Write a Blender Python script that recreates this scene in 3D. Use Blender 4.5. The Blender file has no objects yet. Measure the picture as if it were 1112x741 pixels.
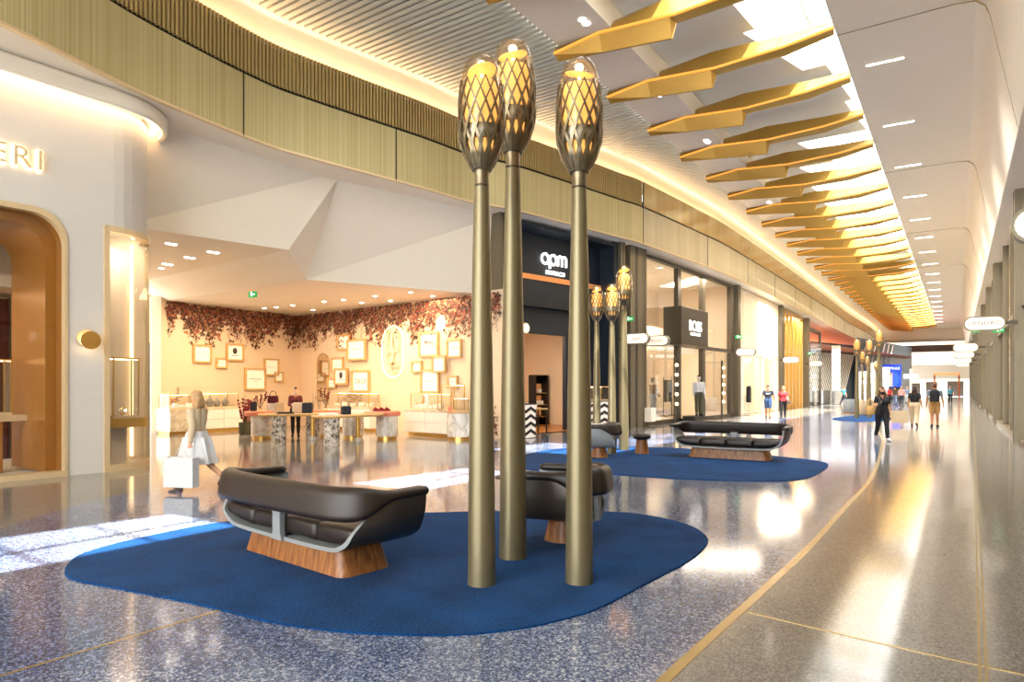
import bpy, bmesh, math, random
import numpy as np
from mathutils import Vector, Matrix, Euler
PI = math.pi
C = bpy.context.scene.collection
sc = bpy.context.scene
random.seed(7)

# ------------------------------------------------------------------ camera, sky, sun, exposure
F = 720.0; CX = 556.0; HY = 420.0; EYE = 1.65          # focal length in px of the 1112x741 frame, horizon row, eye height
TH = math.atan(484 / F)                                # the hall runs 34 degrees to the right of the view
UX, UY = math.sin(TH), math.cos(TH)                    # along the hall
NX, NY = UY, -UX                                       # across the hall, to the right
cam = bpy.data.cameras.new('camera'); camo = bpy.data.objects.new('camera', cam); C.objects.link(camo)
camo.location = (0, 0, EYE); camo.rotation_euler = (PI / 2, 0, 0)
cam.sensor_width = 36; cam.lens = F / 1112 * 36; cam.shift_y = (HY - 370.5) / 1112; cam.clip_end = 400; cam.clip_start = .05
sc.camera = camo
sc.view_settings.view_transform = 'Standard'; sc.view_settings.look = 'None'
sc.view_settings.gamma = 1; sc.view_settings.use_curve_mapping = False
sc.view_settings.exposure = 0.75
sc.cycles.max_bounces = 8; sc.cycles.diffuse_bounces = 5; sc.cycles.glossy_bounces = 4
sc.cycles.transparent_max_bounces = 16; sc.cycles.transmission_bounces = 4
sc.cycles.sample_clamp_indirect = 6; sc.cycles.use_denoising = True
sc.cycles.caustics_reflective = False; sc.cycles.caustics_refractive = False
wd = bpy.data.worlds.new('sky'); sc.world = wd; wd.use_nodes = True
bgn = wd.node_tree.nodes['Background']; bgn.inputs[0].default_value = (.97, .985, .98, 1); bgn.inputs[1].default_value = 5.5

def W(t, s, z=0.0): return Vector((t * UX + s * NX, t * UY + s * NY, z))
def TS(v): return (v[0] * UX + v[1] * UY, v[0] * NX + v[1] * NY)
def G(px, py): Y = F * EYE / (py - HY); return Vector(((px - CX) * Y / F, Y, 0))
def P(px, py, Y): return Vector(((px - CX) * Y / F, Y, EYE - (py - HY) * Y / F))
def PZ(px, py, Z): Y = F * (Z - EYE) / (HY - py); return Vector(((px - CX) * Y / F, Y, Z))

def light(name, kind, loc, energy, color=(1, 1, 1), size=1.0, size_y=None, direction=None, portal=False):
    l = bpy.data.lights.new(name, kind); o = bpy.data.objects.new(name, l); C.objects.link(o); o.location = loc
    l.energy = energy; l.color = color
    if kind == 'AREA':
        l.size = size
        if size_y: l.shape = 'RECTANGLE'; l.size_y = size_y
        if portal: l.cycles.is_portal = True
    elif kind == 'SUN': l.angle = math.radians(.6)
    else: l.shadow_soft_size = size
    if direction is not None: o.rotation_euler = Vector(direction).to_track_quat('-Z', 'Y').to_euler()
    return o
SUN_DIR = Vector((-NX * .39 + UX * .20, -NY * .39 + UY * .20, -1))
light('sun', 'SUN', (0, 0, 30), 17.0, (1, .95, .86), direction=SUN_DIR)
def portal(name, t0, t1, s0, s1, z):
    o = light(name, 'AREA', W((t0 + t1) / 2, (s0 + s1) / 2, z), 1, size=s1 - s0, size_y=t1 - t0, portal=True)
    o.rotation_euler = (0, 0, -TH)
portal('skylight_portal', -8, 100, -6.0, -2.4, 11.6)
portal_back = light('open_back_fill_portal', 'AREA', W(-15, -5, 5.5), 1, size=18, size_y=11, direction=(UX, UY, 0), portal=True)  # unseen end left open behind the camera, so sky enters as added front fill
WARM = (1, .74, .47); WARM2 = (1, .84, .66)
# lamps in the ceilings of the shops and of the hall
light('boutique_downlight', 'AREA', (-8.0, 22.4, 4.62), 300, WARM, 6, 3.0, direction=(0, 0, -1))
light('boutique_downlight', 'AREA', (-3.4, 22.4, 4.62), 130, WARM, 3, 1.4, direction=(0, 0, -1))

# ------------------------------------------------------------------ mesh helpers
class MB:
    def __init__(s): s.v = []; s.f = []; s.m = []; s.uv = []
    def pt(s, p): s.v.append(tuple(p)); return len(s.v) - 1
    def face(s, pts, mat=0, uv=None):
        s.f.append([s.pt(p) for p in pts]); s.m.append(mat); s.uv.append(uv)
    def fi(s, idx, mat=0, uv=None): s.f.append(list(idx)); s.m.append(mat); s.uv.append(uv)
    def obox(s, o, a, b, c, mat=0):
        o, a, b, c = map(Vector, (o, a, b, c))
        i = [s.pt(o + a * x + b * y + c * z) for z in (0, 1) for y in (0, 1) for x in (0, 1)]
        for q in ((0, 2, 3, 1), (4, 5, 7, 6), (0, 1, 5, 4), (2, 6, 7, 3), (0, 4, 6, 2), (1, 3, 7, 5)): s.fi([i[k] for k in q], mat)
    def box(s, cx, cy, cz, sx, sy, sz, mat=0, rz=0):
        a = Vector((math.cos(rz), math.sin(rz), 0)); b = Vector((-math.sin(rz), math.cos(rz), 0))
        s.obox(Vector((cx, cy, cz - sz / 2)) - a * sx / 2 - b * sy / 2, a * sx, b * sy, (0, 0, sz), mat)
    def prism(s, poly, z0, z1, mat=0, cap=True):
        n = len(poly); lo = [s.pt((p[0], p[1], z0)) for p in poly]; hi = [s.pt((p[0], p[1], z1)) for p in poly]
        for i in range(n): j = (i + 1) % n; s.fi([lo[i], lo[j], hi[j], hi[i]], mat)
        if cap: s.fi(lo[::-1], mat); s.fi(hi, mat)
    def loft(s, rings, mat=0, close=True, caps=True):
        idx = [[s.pt(p) for p in r] for r in rings]; n = len(idx[0])
        for a, b in zip(idx, idx[1:]):
            for i in range(n if close else n - 1):
                j = (i + 1) % n; s.fi([a[i], a[j], b[j], b[i]], mat)
        if caps and close: s.fi(idx[0][::-1], mat); s.fi(idx[-1], mat)
    def tube(s, pts, r, n=8, mat=0, closed=False, flat=1.0):
        pts = [Vector(p) for p in pts]; k = len(pts); rr = r if isinstance(r, (list, tuple)) else [r] * k
        rings = []; up = None
        for i, p in enumerate(pts):
            if closed: d = pts[(i + 1) % k] - pts[i - 1]
            else: d = pts[min(i + 1, k - 1)] - pts[max(i - 1, 0)]
            d.normalize()
            if up is None:
                up = Vector((0, 0, 1)) if abs(d.z) < .9 else Vector((1, 0, 0))
            a = d.cross(up).normalized(); b = a.cross(d).normalized(); up = b
            rings.append([p + (a * math.cos(2 * PI * q / n) + b * math.sin(2 * PI * q / n) * flat) * rr[i] for q in range(n)])
        if closed: s.loft(rings + [rings[0]], mat, caps=False)
        else: s.loft(rings, mat)
    def lathe(s, prof, n=24, c=(0, 0, 0), mat=0, caps=True):
        s.loft([[(c[0] + r * math.cos(2 * PI * i / n), c[1] + r * math.sin(2 * PI * i / n), c[2] + z) for i in range(n)] for r, z in prof], mat, caps=caps)
    def ball(s, c, r, n=12, m=8, mat=0, sc=(1, 1, 1)):
        pr = [(max(math.sin(PI * i / m), 1e-3), -math.cos(PI * i / m)) for i in range(m + 1)]
        s.loft([[(c[0] + r * sc[0] * q * math.cos(2 * PI * i / n), c[1] + r * sc[1] * q * math.sin(2 * PI * i / n), c[2] + r * sc[2] * z) for i in range(n)] for q, z in pr], mat)
    def build(s, name, mats, parent=None, smooth=False, bevel=0, seg=2, kind=None, fix=True, mod=None):
        me = bpy.data.meshes.new(name); me.from_pydata(s.v, [], s.f)
        if not isinstance(mats, (list, tuple)): mats = [mats]
        for m in mats: me.materials.append(m)
        me.polygons.foreach_set('material_index', s.m)
        if any(u is not None for u in s.uv):
            l = me.uv_layers.new(name='UVMap'); k = 0
            for f, u in zip(s.f, s.uv):
                for i in range(len(f)):
                    if u is not None: l.data[k].uv = u[i]
                    k += 1
        if fix:
            b = bmesh.new(); b.from_mesh(me); bmesh.ops.remove_doubles(b, verts=b.verts, dist=1e-5)
            bmesh.ops.recalc_face_normals(b, faces=b.faces); b.to_mesh(me); b.free()
        if smooth:
            me.polygons.foreach_set('use_smooth', [True] * len(me.polygons))
            try: me.set_sharp_from_angle(angle=math.radians(smooth if smooth is not True else 40))
            except Exception: pass
        o = bpy.data.objects.new(name, me); C.objects.link(o)
        if parent: o.parent = parent
        if kind: o['kind'] = kind
        if bevel:
            md = o.modifiers.new('bevel', 'BEVEL'); md.width = bevel; md.segments = seg; md.limit_method = 'ANGLE'
        return o
def thing(name, label, cat, loc=(0, 0, 0), rz=0, group=None, scale=1):
    o = bpy.data.objects.new(name, None); C.objects.link(o); o.location = loc; o.rotation_euler = (0, 0, rz); o.scale = (scale,) * 3
    o.empty_display_size = .1
    o['label'] = label; o['category'] = cat
    if group: o['group'] = group
    return o
def tag(o, label, cat, group=None, kind=None):
    o['label'] = label; o['category'] = cat
    if group: o['group'] = group
    if kind: o['kind'] = kind
    return o
def dup(root, label=None, loc=None, rz=None, scale=None, group=None):
    def cp(o, par):
        c = o.copy(); C.objects.link(c)
        if par: c.parent = par
        for ch in list(o.children): cp(ch, c)
        return c
    r = cp(root, None)
    if label: r['label'] = label
    if loc is not None: r.location = loc
    if rz is not None: r.rotation_euler = (0, 0, rz)
    if scale: r.scale = (scale,) * 3
    if group: r['group'] = group
    return r
def struct(name, mb, m, **k): return mb.build(name, m, kind='structure', **k)
def spline(pts, n=8, closed=False):
    pts = [Vector(p) for p in pts]; k = len(pts); out = []
    for i in range(k if closed else k - 1):
        if closed: a, b, c, d = pts[i - 1], pts[i], pts[(i + 1) % k], pts[(i + 2) % k]
        else: a, b, c, d = pts[max(i - 1, 0)], pts[i], pts[i + 1], pts[min(i + 2, k - 1)]
        for j in range(n):
            t = j / n
            out.append(.5 * (2 * b + (c - a) * t + (2 * a - 5 * b + 4 * c - d) * t * t + (3 * b - a - 3 * c + d) * t ** 3))
    if not closed: out.append(pts[-1])
    return out
def rrect(w, h, r, n=4):
    out = []
    for cx, cy, a0 in ((w / 2 - r, h / 2 - r, 0), (-w / 2 + r, h / 2 - r, 90), (-w / 2 + r, -h / 2 + r, 180), (w / 2 - r, -h / 2 + r, 270)):
        for i in range(n + 1):
            a = math.radians(a0 + 90 * i / n); out.append((cx + r * math.cos(a), cy + r * math.sin(a)))
    return out
def text(body, size, name, m, parent, loc, rot, extrude=.01, align='CENTER', sx=1, offset=0, shear=0, spacing=1):
    cu = bpy.data.curves.new(name, 'FONT'); cu.body = body; cu.size = size; cu.extrude = extrude; cu.align_x = align; cu.align_y = 'CENTER'
    cu.offset = offset; cu.shear = shear; cu.space_character = spacing; cu.resolution_u = 3
    tmp = bpy.data.objects.new(name, cu); C.objects.link(tmp)
    dg = bpy.context.evaluated_depsgraph_get(); dg.update()
    me = bpy.data.meshes.new_from_object(tmp.evaluated_get(dg)); bpy.data.objects.remove(tmp)
    me.materials.clear(); me.materials.append(m); me.name = name
    o = bpy.data.objects.new(name, me); C.objects.link(o); o.parent = parent; o.location = loc; o.rotation_euler = rot; o.scale = (sx, 1, 1)
    return o

# ------------------------------------------------------------------ materials
def lin(h):
    h = h.lstrip('#'); c = [int(h[i:i + 2], 16) / 255 for i in (0, 2, 4)]
    return tuple(((x + .055) / 1.055) ** 2.4 if x > .04045 else x / 12.92 for x in c) + (1,)
def mat(name, col, rough=.5, metal=0, var=.06, scale=6, emit=0, ecol=None, spec=.5, coat=0, bump=0, bscale=80, stretch=(1, 1, 1), rvar=.05):
    m = bpy.data.materials.new(name); m.use_nodes = True; nt = m.node_tree; b = nt.nodes['Principled BSDF']; L = nt.links.new
    c = lin(col) if isinstance(col, str) else tuple(col) + (1,)
    tc = nt.nodes.new('ShaderNodeTexCoord'); mp = nt.nodes.new('ShaderNodeMapping'); mp.inputs['Scale'].default_value = stretch
    L(tc.outputs['Object'], mp.inputs[0])
    nz = nt.nodes.new('ShaderNodeTexNoise'); nz.inputs['Scale'].default_value = scale; nz.inputs['Detail'].default_value = 3
    L(mp.outputs[0], nz.inputs['Vector'])
    mx = nt.nodes.new('ShaderNodeMix'); mx.data_type = 'RGBA'
    mx.inputs[6].default_value = tuple(x * (1 - var) for x in c[:3]) + (1,); mx.inputs[7].default_value = tuple(min(1, x * (1 + var)) for x in c[:3]) + (1,)
    L(nz.outputs[0], mx.inputs[0]); L(mx.outputs[2], b.inputs['Base Color'])
    b.inputs['Roughness'].default_value = rough; b.inputs['Metallic'].default_value = metal; b.inputs['Specular IOR Level'].default_value = spec
    if coat: b.inputs['Coat Weight'].default_value = coat; b.inputs['Coat Roughness'].default_value = .08
    if emit:
        b.inputs['Emission Color'].default_value = lin(ecol or col) if isinstance(ecol or col, str) else tuple(ecol or col) + (1,)
        b.inputs['Emission Strength'].default_value = emit
    if bump:
        n2 = nt.nodes.new('ShaderNodeTexNoise'); n2.inputs['Scale'].default_value = bscale; L(tc.outputs['Object'], n2.inputs['Vector'])
        bp = nt.nodes.new('ShaderNodeBump'); bp.inputs['Strength'].default_value = bump; bp.inputs['Distance'].default_value = .01
        L(n2.outputs[0], bp.inputs['Height']); L(bp.outputs[0], b.inputs['Normal'])
    return m
def glass(name, tint=(.97, .985, .98), refl=.06, rough=.02, fres=True):
    m = bpy.data.materials.new(name); m.use_nodes = True; nt = m.node_tree; L = nt.links.new; nt.nodes.clear()
    out = nt.nodes.new('ShaderNodeOutputMaterial'); tr = nt.nodes.new('ShaderNodeBsdfTransparent'); gl = nt.nodes.new('ShaderNodeBsdfGlossy')
    mx = nt.nodes.new('ShaderNodeMixShader'); tr.inputs[0].default_value = tuple(tint) + (1,); gl.inputs['Roughness'].default_value = rough
    lw = nt.nodes.new('ShaderNodeLayerWeight'); lw.inputs[0].default_value = .25
    ma = nt.nodes.new('ShaderNodeMath'); ma.operation = 'MULTIPLY_ADD'; ma.inputs[1].default_value = .36 if fres else 0; ma.inputs[2].default_value = refl
    nz = nt.nodes.new('ShaderNodeTexNoise'); nz.inputs['Scale'].default_value = .6
    bp = nt.nodes.new('ShaderNodeBump'); bp.inputs['Strength'].default_value = .02; L(nz.outputs[0], bp.inputs['Height']); L(bp.outputs[0], gl.inputs['Normal'])
    L(lw.outputs['Fresnel'], ma.inputs[0]); L(ma.outputs[0], mx.inputs[0]); L(tr.outputs[0], mx.inputs[1]); L(gl.outputs[0], mx.inputs[2]); L(mx.outputs[0], out.inputs[0])
    return m
def ramp(nt, stops, interp='LINEAR'):
    r = nt.nodes.new('ShaderNodeValToRGB'); r.color_ramp.interpolation = interp
    e = r.color_ramp.elements
    while len(e) < len(stops): e.new(.5)
    for k, (p, c) in zip(e, stops): k.position = p; k.color = lin(c) if isinstance(c, str) else c
    return r
def terrazzo(name, base, chips, scale, rough, spec=.5, coat=.0, cover=.5, cloud=None):
    m = bpy.data.materials.new(name); m.use_nodes = True; nt = m.node_tree; b = nt.nodes['Principled BSDF']; L = nt.links.new
    tc = nt.nodes.new('ShaderNodeTexCoord')
    v = nt.nodes.new('ShaderNodeTexVoronoi'); v.inputs['Scale'].default_value = scale; L(tc.outputs['Object'], v.inputs['Vector'])
    sp = nt.nodes.new('ShaderNodeSeparateColor'); L(v.outputs['Color'], sp.inputs[0])
    r = ramp(nt, [(0, base)] + [(cover + (1 - cover) * i / len(chips), c) for i, c in enumerate(chips)], 'CONSTANT'); L(sp.outputs[0], r.inputs[0])
    v2 = nt.nodes.new('ShaderNodeTexVoronoi'); v2.inputs['Scale'].default_value = scale * 2.6; L(tc.outputs['Object'], v2.inputs['Vector'])
    sp2 = nt.nodes.new('ShaderNodeSeparateColor'); L(v2.outputs['Color'], sp2.inputs[0])
    r2 = ramp(nt, [(0, base)] + [(cover + (1 - cover) * i / len(chips), c) for i, c in enumerate(chips)], 'CONSTANT'); L(sp2.outputs[1], r2.inputs[0])
    mx = nt.nodes.new('ShaderNodeMix'); mx.data_type = 'RGBA'; mx.inputs[0].default_value = .5; L(r.outputs[0], mx.inputs[6]); L(r2.outputs[0], mx.inputs[7])
    nz = nt.nodes.new('ShaderNodeTexNoise'); nz.inputs['Scale'].default_value = .35; L(tc.outputs['Object'], nz.inputs['Vector'])
    m2 = nt.nodes.new('ShaderNodeMix'); m2.data_type = 'RGBA'; m2.blend_type = 'MULTIPLY'; m2.inputs[0].default_value = 1
    rr = ramp(nt, [(.3, cloud[0] if cloud else '#e6e6e6'), (.7, cloud[1] if cloud else '#ffffff')]); L(nz.outputs[0], rr.inputs[0]); L(mx.outputs[2], m2.inputs[6]); L(rr.outputs[0], m2.inputs[7])
    L(m2.outputs[2], b.inputs['Base Color']); b.inputs['Roughness'].default_value = rough; b.inputs['Specular IOR Level'].default_value = spec
    if coat: b.inputs['Coat Weight'].default_value = coat; b.inputs['Coat Roughness'].default_value = rough * .5
    return m
def marble(name, c0, c1, scale=2.5, rough=.25):
    m = bpy.data.materials.new(name); m.use_nodes = True; nt = m.node_tree; b = nt.nodes['Principled BSDF']; L = nt.links.new
    tc = nt.nodes.new('ShaderNodeTexCoord'); w = nt.nodes.new('ShaderNodeTexNoise'); w.inputs['Scale'].default_value = scale; w.inputs['Detail'].default_value = 6; w.inputs['Distortion'].default_value = 1.6
    L(tc.outputs['Object'], w.inputs['Vector']); r = ramp(nt, [(.40, c0), (.49, c1), (.56, c0)]); L(w.outputs[0], r.inputs[0]); L(r.outputs[0], b.inputs['Base Color']); b.inputs['Roughness'].default_value = rough
    return m
def wood(name, c0, c1, axis=(14, 14, 1), rough=.4):
    m = bpy.data.materials.new(name); m.use_nodes = True; nt = m.node_tree; b = nt.nodes['Principled BSDF']; L = nt.links.new
    tc = nt.nodes.new('ShaderNodeTexCoord'); mp = nt.nodes.new('ShaderNodeMapping'); mp.inputs['Scale'].default_value = axis; L(tc.outputs['Object'], mp.inputs[0])
    w = nt.nodes.new('ShaderNodeTexNoise'); w.inputs['Scale'].default_value = 3; w.inputs['Detail'].default_value = 5; L(mp.outputs[0], w.inputs['Vector'])
    r = ramp(nt, [(.32, c0), (.68, c1)]); L(w.outputs[0], r.inputs[0]); L(r.outputs[0], b.inputs['Base Color']); b.inputs['Roughness'].default_value = rough
    return m
def striped(name, c0, c1, period, rough=.4, metal=0, rib=.0):
    """fine upright ribs along the arc length held in the UV map"""
    m = bpy.data.materials.new(name); m.use_nodes = True; nt = m.node_tree; b = nt.nodes['Principled BSDF']; L = nt.links.new
    uv = nt.nodes.new('ShaderNodeUVMap'); mp = nt.nodes.new('ShaderNodeMapping'); mp.inputs['Scale'].default_value = (1 / period, .02, 1); L(uv.outputs[0], mp.inputs[0])
    w = nt.nodes.new('ShaderNodeTexNoise'); w.inputs['Scale'].default_value = 1; w.inputs['Detail'].default_value = 4; L(mp.outputs[0], w.inputs['Vector'])
    r = ramp(nt, [(.35, c0), (.65, c1)]); L(w.outputs[0], r.inputs[0]); L(r.outputs[0], b.inputs['Base Color']); b.inputs['Roughness'].default_value = rough; b.inputs['Metallic'].default_value = metal
    return m
def carpet_mat(name, c0, c1):
    m = mat(name, c0, .95, var=0, spec=.1); nt = m.node_tree; b = nt.nodes['Principled BSDF']; L = nt.links.new
    tc = nt.nodes.new('ShaderNodeTexCoord'); n1 = nt.nodes.new('ShaderNodeTexNoise'); n1.inputs['Scale'].default_value = 55; n1.inputs['Detail'].default_value = 4
    n2 = nt.nodes.new('ShaderNodeTexNoise'); n2.inputs['Scale'].default_value = 1.6; L(tc.outputs['Object'], n1.inputs['Vector']); L(tc.outputs['Object'], n2.inputs['Vector'])
    ad = nt.nodes.new('ShaderNodeMath'); ad.operation = 'MULTIPLY_ADD'; ad.inputs[1].default_value = .35; L(n2.outputs[0], ad.inputs[0])
    mu = nt.nodes.new('ShaderNodeMath'); mu.operation = 'MULTIPLY'; mu.inputs[1].default_value = .65; L(n1.outputs[0], mu.inputs[0]); L(mu.outputs[0], ad.inputs[2])
    r = ramp(nt, [(.36, c0), (.64, c1)]); L(ad.outputs[0], r.inputs[0]); L(r.outputs[0], b.inputs['Base Color'])
    b.inputs['Sheen Weight'].default_value = .03
    bp = nt.nodes.new('ShaderNodeBump'); bp.inputs['Strength'].default_value = .6; bp.inputs['Distance'].default_value = .01; L(n1.outputs[0], bp.inputs['Height']); L(bp.outputs[0], b.inputs['Normal'])
    return m
def vcol(name, rough=.7):
    m = bpy.data.materials.new(name); m.use_nodes = True; nt = m.node_tree; b = nt.nodes['Principled BSDF']
    a = nt.nodes.new('ShaderNodeAttribute'); a.attribute_name = 'tint'; nt.links.new(a.outputs['Color'], b.inputs['Base Color']); b.inputs['Roughness'].default_value = rough
    return m
M = {}
M['white'] = mat('white_plaster', '#f3ead9', .6, var=.02)
M['cream'] = mat('cream_plaster', '#e6d6c0', .6, var=.03)
M['peach'] = mat('peach_wall', '#e8cfb0', .6, var=.03)
M['stone'] = mat('pale_stone_wall', '#d6d2ca', .55, var=.03, scale=.8, stretch=(1, 1, 8))
M['ceil'] = mat('ceiling_paint', '#f4ead9', .6, var=.02)
M['well'] = mat('skylight_well_paint', '#efeee4', .6, var=.02)
M['slat'] = mat('ceiling_slat_paint', '#cbcabf', .5, var=.04)
M['void'] = mat('dark_ceiling_void', '#2e2b24', .9)
M['goldband'] = striped('champagne_ribbed_metal', '#b8ab78', '#d2c798', .045, .42, .35)
M['champ'] = striped('champagne_panel', '#c2b896', '#d0c7aa', .5, .38, .3)
M['champ2'] = striped('polished_champagne_panel', '#c9b47c', '#dccb9a', .6, .25, .6)
M['rib'] = mat('bronze_rib', '#bda770', .4, .5, var=.08)
M['black'] = mat('black_gap', '#15130f', .7)
M['fin'] = mat('gold_fin_paint', '#b28d42', .36, .5, var=.04)
M['finledge'] = mat('fin_light_line', '#e8983a', .5, 0, emit=.75, ecol='#f09a3c')
M['pole'] = mat('bronze_satin_paint', '#7c7256', .38, .55, var=.05, scale=3)
M['lattice'] = mat('bronze_lattice', '#7f735c', .36, .75, var=.1)
M['glassdome'] = glass('clear_dome_glass', (1, .93, .80), .04)
M['amber'] = mat('amber_diffuser', '#e9b878', .4, emit=.75, ecol='#ffb45c')
M['bulb'] = mat('warm_bulb', '#ffe6b4', .4, emit=5, ecol='#ffd890')
M['liner'] = mat('grey_liner', '#b3aa9a', .45, .3)
M['leather'] = mat('brown_leather', '#241a15', .42, var=.12, scale=5, bump=.15, bscale=240)
M['leather2'] = mat('dark_brown_leather', '#211814', .4, var=.12, scale=5, bump=.15, bscale=240)
M['shell'] = mat('gunmetal_shell', '#4a433b', .38, .4, var=.06)
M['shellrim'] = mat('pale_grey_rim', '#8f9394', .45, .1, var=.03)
M['walnut'] = wood('walnut_veneer', '#6f3e1c', '#a56c38', (9, 9, .35))
M['carpet'] = carpet_mat('deep_blue_carpet', '#032449', '#0a4680')
M['glass'] = glass('shop_glass', (.97, .98, .97), .05)
M['skyglass'] = glass('skylight_glass', (.97, .99, 1), .01, fres=False)
M['brass'] = mat('brushed_brass', '#cfa85c', .3, .85, var=.06)
M['brasspale'] = mat('pale_gold_frame', '#e2cba2', .35, .4, var=.04)
M['goldwood'] = mat('golden_panel', '#a8702c', .3, .35, var=.06, stretch=(6, 6, 1))
M['burg'] = mat('burgundy_lacquer', '#4a1714', .2, var=.08)
M['darkbrown'] = mat('dark_brown_metal', '#3a3026', .4, .4)
M['frame'] = mat('bronze_mullion', '#4d4639', .4, .5)
M['colm'] = mat('bronze_grey_column', '#7a715d', .4, .55, var=.05, scale=2)
M['navy'] = mat('navy_panel', '#182430', .45, var=.05)
M['copper'] = mat('copper_strip', '#d98d55', .3, .8, emit=.25, ecol='#e59a5c')
M['blackm'] = mat('matte_black', '#14110f', .5)
M['led'] = mat('white_led', '#ffffff', .5, emit=14, ecol='#fff4e4')
M['ledwarm'] = mat('warm_led_strip', '#ffe9c8', .5, emit=9, ecol='#ffd6a4')
M['sign'] = mat('lit_sign_face', '#fff4e2', .5, emit=.42, ecol='#fff0dc')
M['letter'] = mat('lit_letter', '#ffffff', .5, emit=1.3, ecol='#fffaf2')
M['green'] = mat('green_exit_face', '#189a4e', .5, emit=.5, ecol='#14a050')
M['ink'] = mat('dark_ink', '#3c342c', .6)
M['inkgrey'] = mat('grey_ink', '#8a8378', .6)
M['paper'] = mat('white_card_added_glow', '#f6f0e6', .6, var=.01, emit=.12, ecol='#ffe6c4')  # small warm glow added to plain card, standing in for wall lighting
M['oak'] = wood('light_oak', '#c49a5e', '#dcb67c', (2, 2, 14))
M['coral'] = mat('coral_pad', '#ef9479', .6, var=.05)
M['marble'] = marble('white_veined_marble', '#ece6dc', '#cdc4b8', 1.6)
M['marble2'] = marble('grey_veined_marble', '#d6cbb8', '#b3a892', 2)
M['terrleg'] = terrazzo('bold_terrazzo', '#efe6da', ['#3a2c20', '#6e6045', '#241c16'], 11, .4, cover=.62)
M['drawer'] = mat('white_lacquer_front', '#f1ebe0', .3, var=.02)
M['floor'] = terrazzo('warm_grey_terrazzo', '#8b8882', ['#a9a6a0', '#6f6c67', '#9b9892', '#605d59'], 75, .10, .5, 0, .35)
M['floorblue'] = terrazzo('blue_terrazzo', '#4a5b80', ['#d9dfe8', '#2f4268', '#7484a6', '#2a3b60', '#aab6cc'], 62, .10, .55, 0, .32, ('#a9b2c6', '#ffffff'))
M['strip'] = mat('brass_inlay', '#b39a66', .25, .5)
M['woodfloor'] = wood('orange_wood_floor', '#a8652c', '#c98546', (2, 14, 1), .3)
M['beamwood'] = wood('dark_timber', '#33211a', '#5a3a28', (2, 14, 1), .5)
M['logoled'] = mat('soft_gold_light', '#ffe0b0', .5, emit=1.6, ecol='#ffd9a0')
M['redwood'] = wood('red_timber_ceiling', '#8a3d20', '#b46238', (2, 14, 1), .5)
M['grey'] = mat('grey_metal', '#8d8a84', .4, .4)
M['skin'] = mat('skin', '#d9a27e', .55, var=.04)
M['skindark'] = mat('skin_tanned', '#b67d58', .55, var=.04)
M['eye'] = mat('eye_dark', '#2a1c16', .3)
M['lip'] = mat('lip', '#a65a4c', .5)
for k, c in dict(c_black='#16151a', c_navy='#27303f', c_blue='#34507c', c_red='#c2323a', c_tan='#b48a52', c_beige='#cbb695', c_greytee='#77808a', c_burg='#5a1520', c_white='#cfcfd0',
                 c_pink='#e2a9a8', c_teal='#3f7d8c', c_sand='#bfa98a', c_denim='#7788a4', c_brown='#57432f', c_darkred='#7d1f2a', c_olive='#4c4a36').items():
    M[k] = mat('cloth_' + k[2:], c, .85, var=.1, scale=14)
M['hairdark'] = mat('dark_hair', '#241811', .5, var=.2, scale=30)
M['hairbrown'] = mat('brown_hair', '#5a3520', .5, var=.2, scale=30)
M['hairblond'] = mat('sandy_hair', '#b08a5a', .5, var=.2, scale=30)
M['straw'] = mat('straw_weave', '#cfa765', .8, var=.2, scale=40)
M['blue_screen'] = mat('blue_screen', '#1a3fc4', .4, emit=.7, ecol='#1a3fd0')
M['bluesign'] = mat('blue_white_sign', '#e9eef8', .4, emit=1.2)
M['leaf'] = vcol('painted_leaves')
M['mirror'] = mat('mirror_glass', '#dfd6c8', .04, 1)
# ================================================================== FLOOR
CEIL = 10.4; SOF = 7.3; GROOVE = 8.7; FTOP = 9.75
def flat(pts, z, mat=0, mb=None):
    mb = mb or MB(); mb.face([(p[0], p[1], z) for p in pts], mat); return mb
b = MB(); b.face([W(-16, -48), W(-16, 12), W(125, 12), W(125, -48)]); struct('floor', b, M['floor'])
right_edge = [G(x, y) for x, y in ((905, 449), (940, 458), (957, 474), (956, 493), (945, 521), (917, 552), (878, 595), (819, 650), (760, 703), (700, 760), (600, 860))]
edge = spline(right_edge, 6)
left_edge = [G(x, y) for x, y in ((0, 575), (70, 553), (160, 531), (300, 506), (450, 486), (560, 477), (680, 470), (800, 459))]
ledge = spline(left_edge, 5)
b = MB(); poly = edge + [Vector((-9, edge[-1].y - .4, 0)), Vector((-9, ledge[0].y, 0))] + ledge
b.face([(p.x, p.y, .0015) for p in poly]); struct('floor_blue_inlay', b, M['floorblue'])
def ribbon(mb, pts, w, z0, z1, mat=0):
    pts = [Vector((p[0], p[1], 0)) for p in pts]; L = []; R = []
    for i, p in enumerate(pts):
        d = (pts[min(i + 1, len(pts) - 1)] - pts[max(i - 1, 0)]).normalized(); n = Vector((-d.y, d.x, 0)) * w / 2
        L.append(p + n); R.append(p - n)
    for i in range(len(pts) - 1):
        a, c, d, e = L[i], R[i], R[i + 1], L[i + 1]
        mb.face([(q.x, q.y, z1) for q in (a, c, d, e)], mat)
        mb.face([(a.x, a.y, z0), (a.x, a.y, z1), (e.x, e.y, z1), (e.x, e.y, z0)], mat); mb.face([(c.x, c.y, z0), (c.x, c.y, z1), (d.x, d.y, z1), (d.x, d.y, z0)], mat)
b = MB(); ribbon(b, edge, .07, 0, .003); struct('trim_1', b, M['strip'])
b = MB(); ribbon(b, [G(-60, 751), G(0, 735), G(130, 696), G(240, 663)], .022, 0, .004); struct('trim_2', b, M['strip'])
r0 = G(1062, 580); r1 = G(1068, 741); rd = (r0 - r1)
b = MB()
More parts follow.
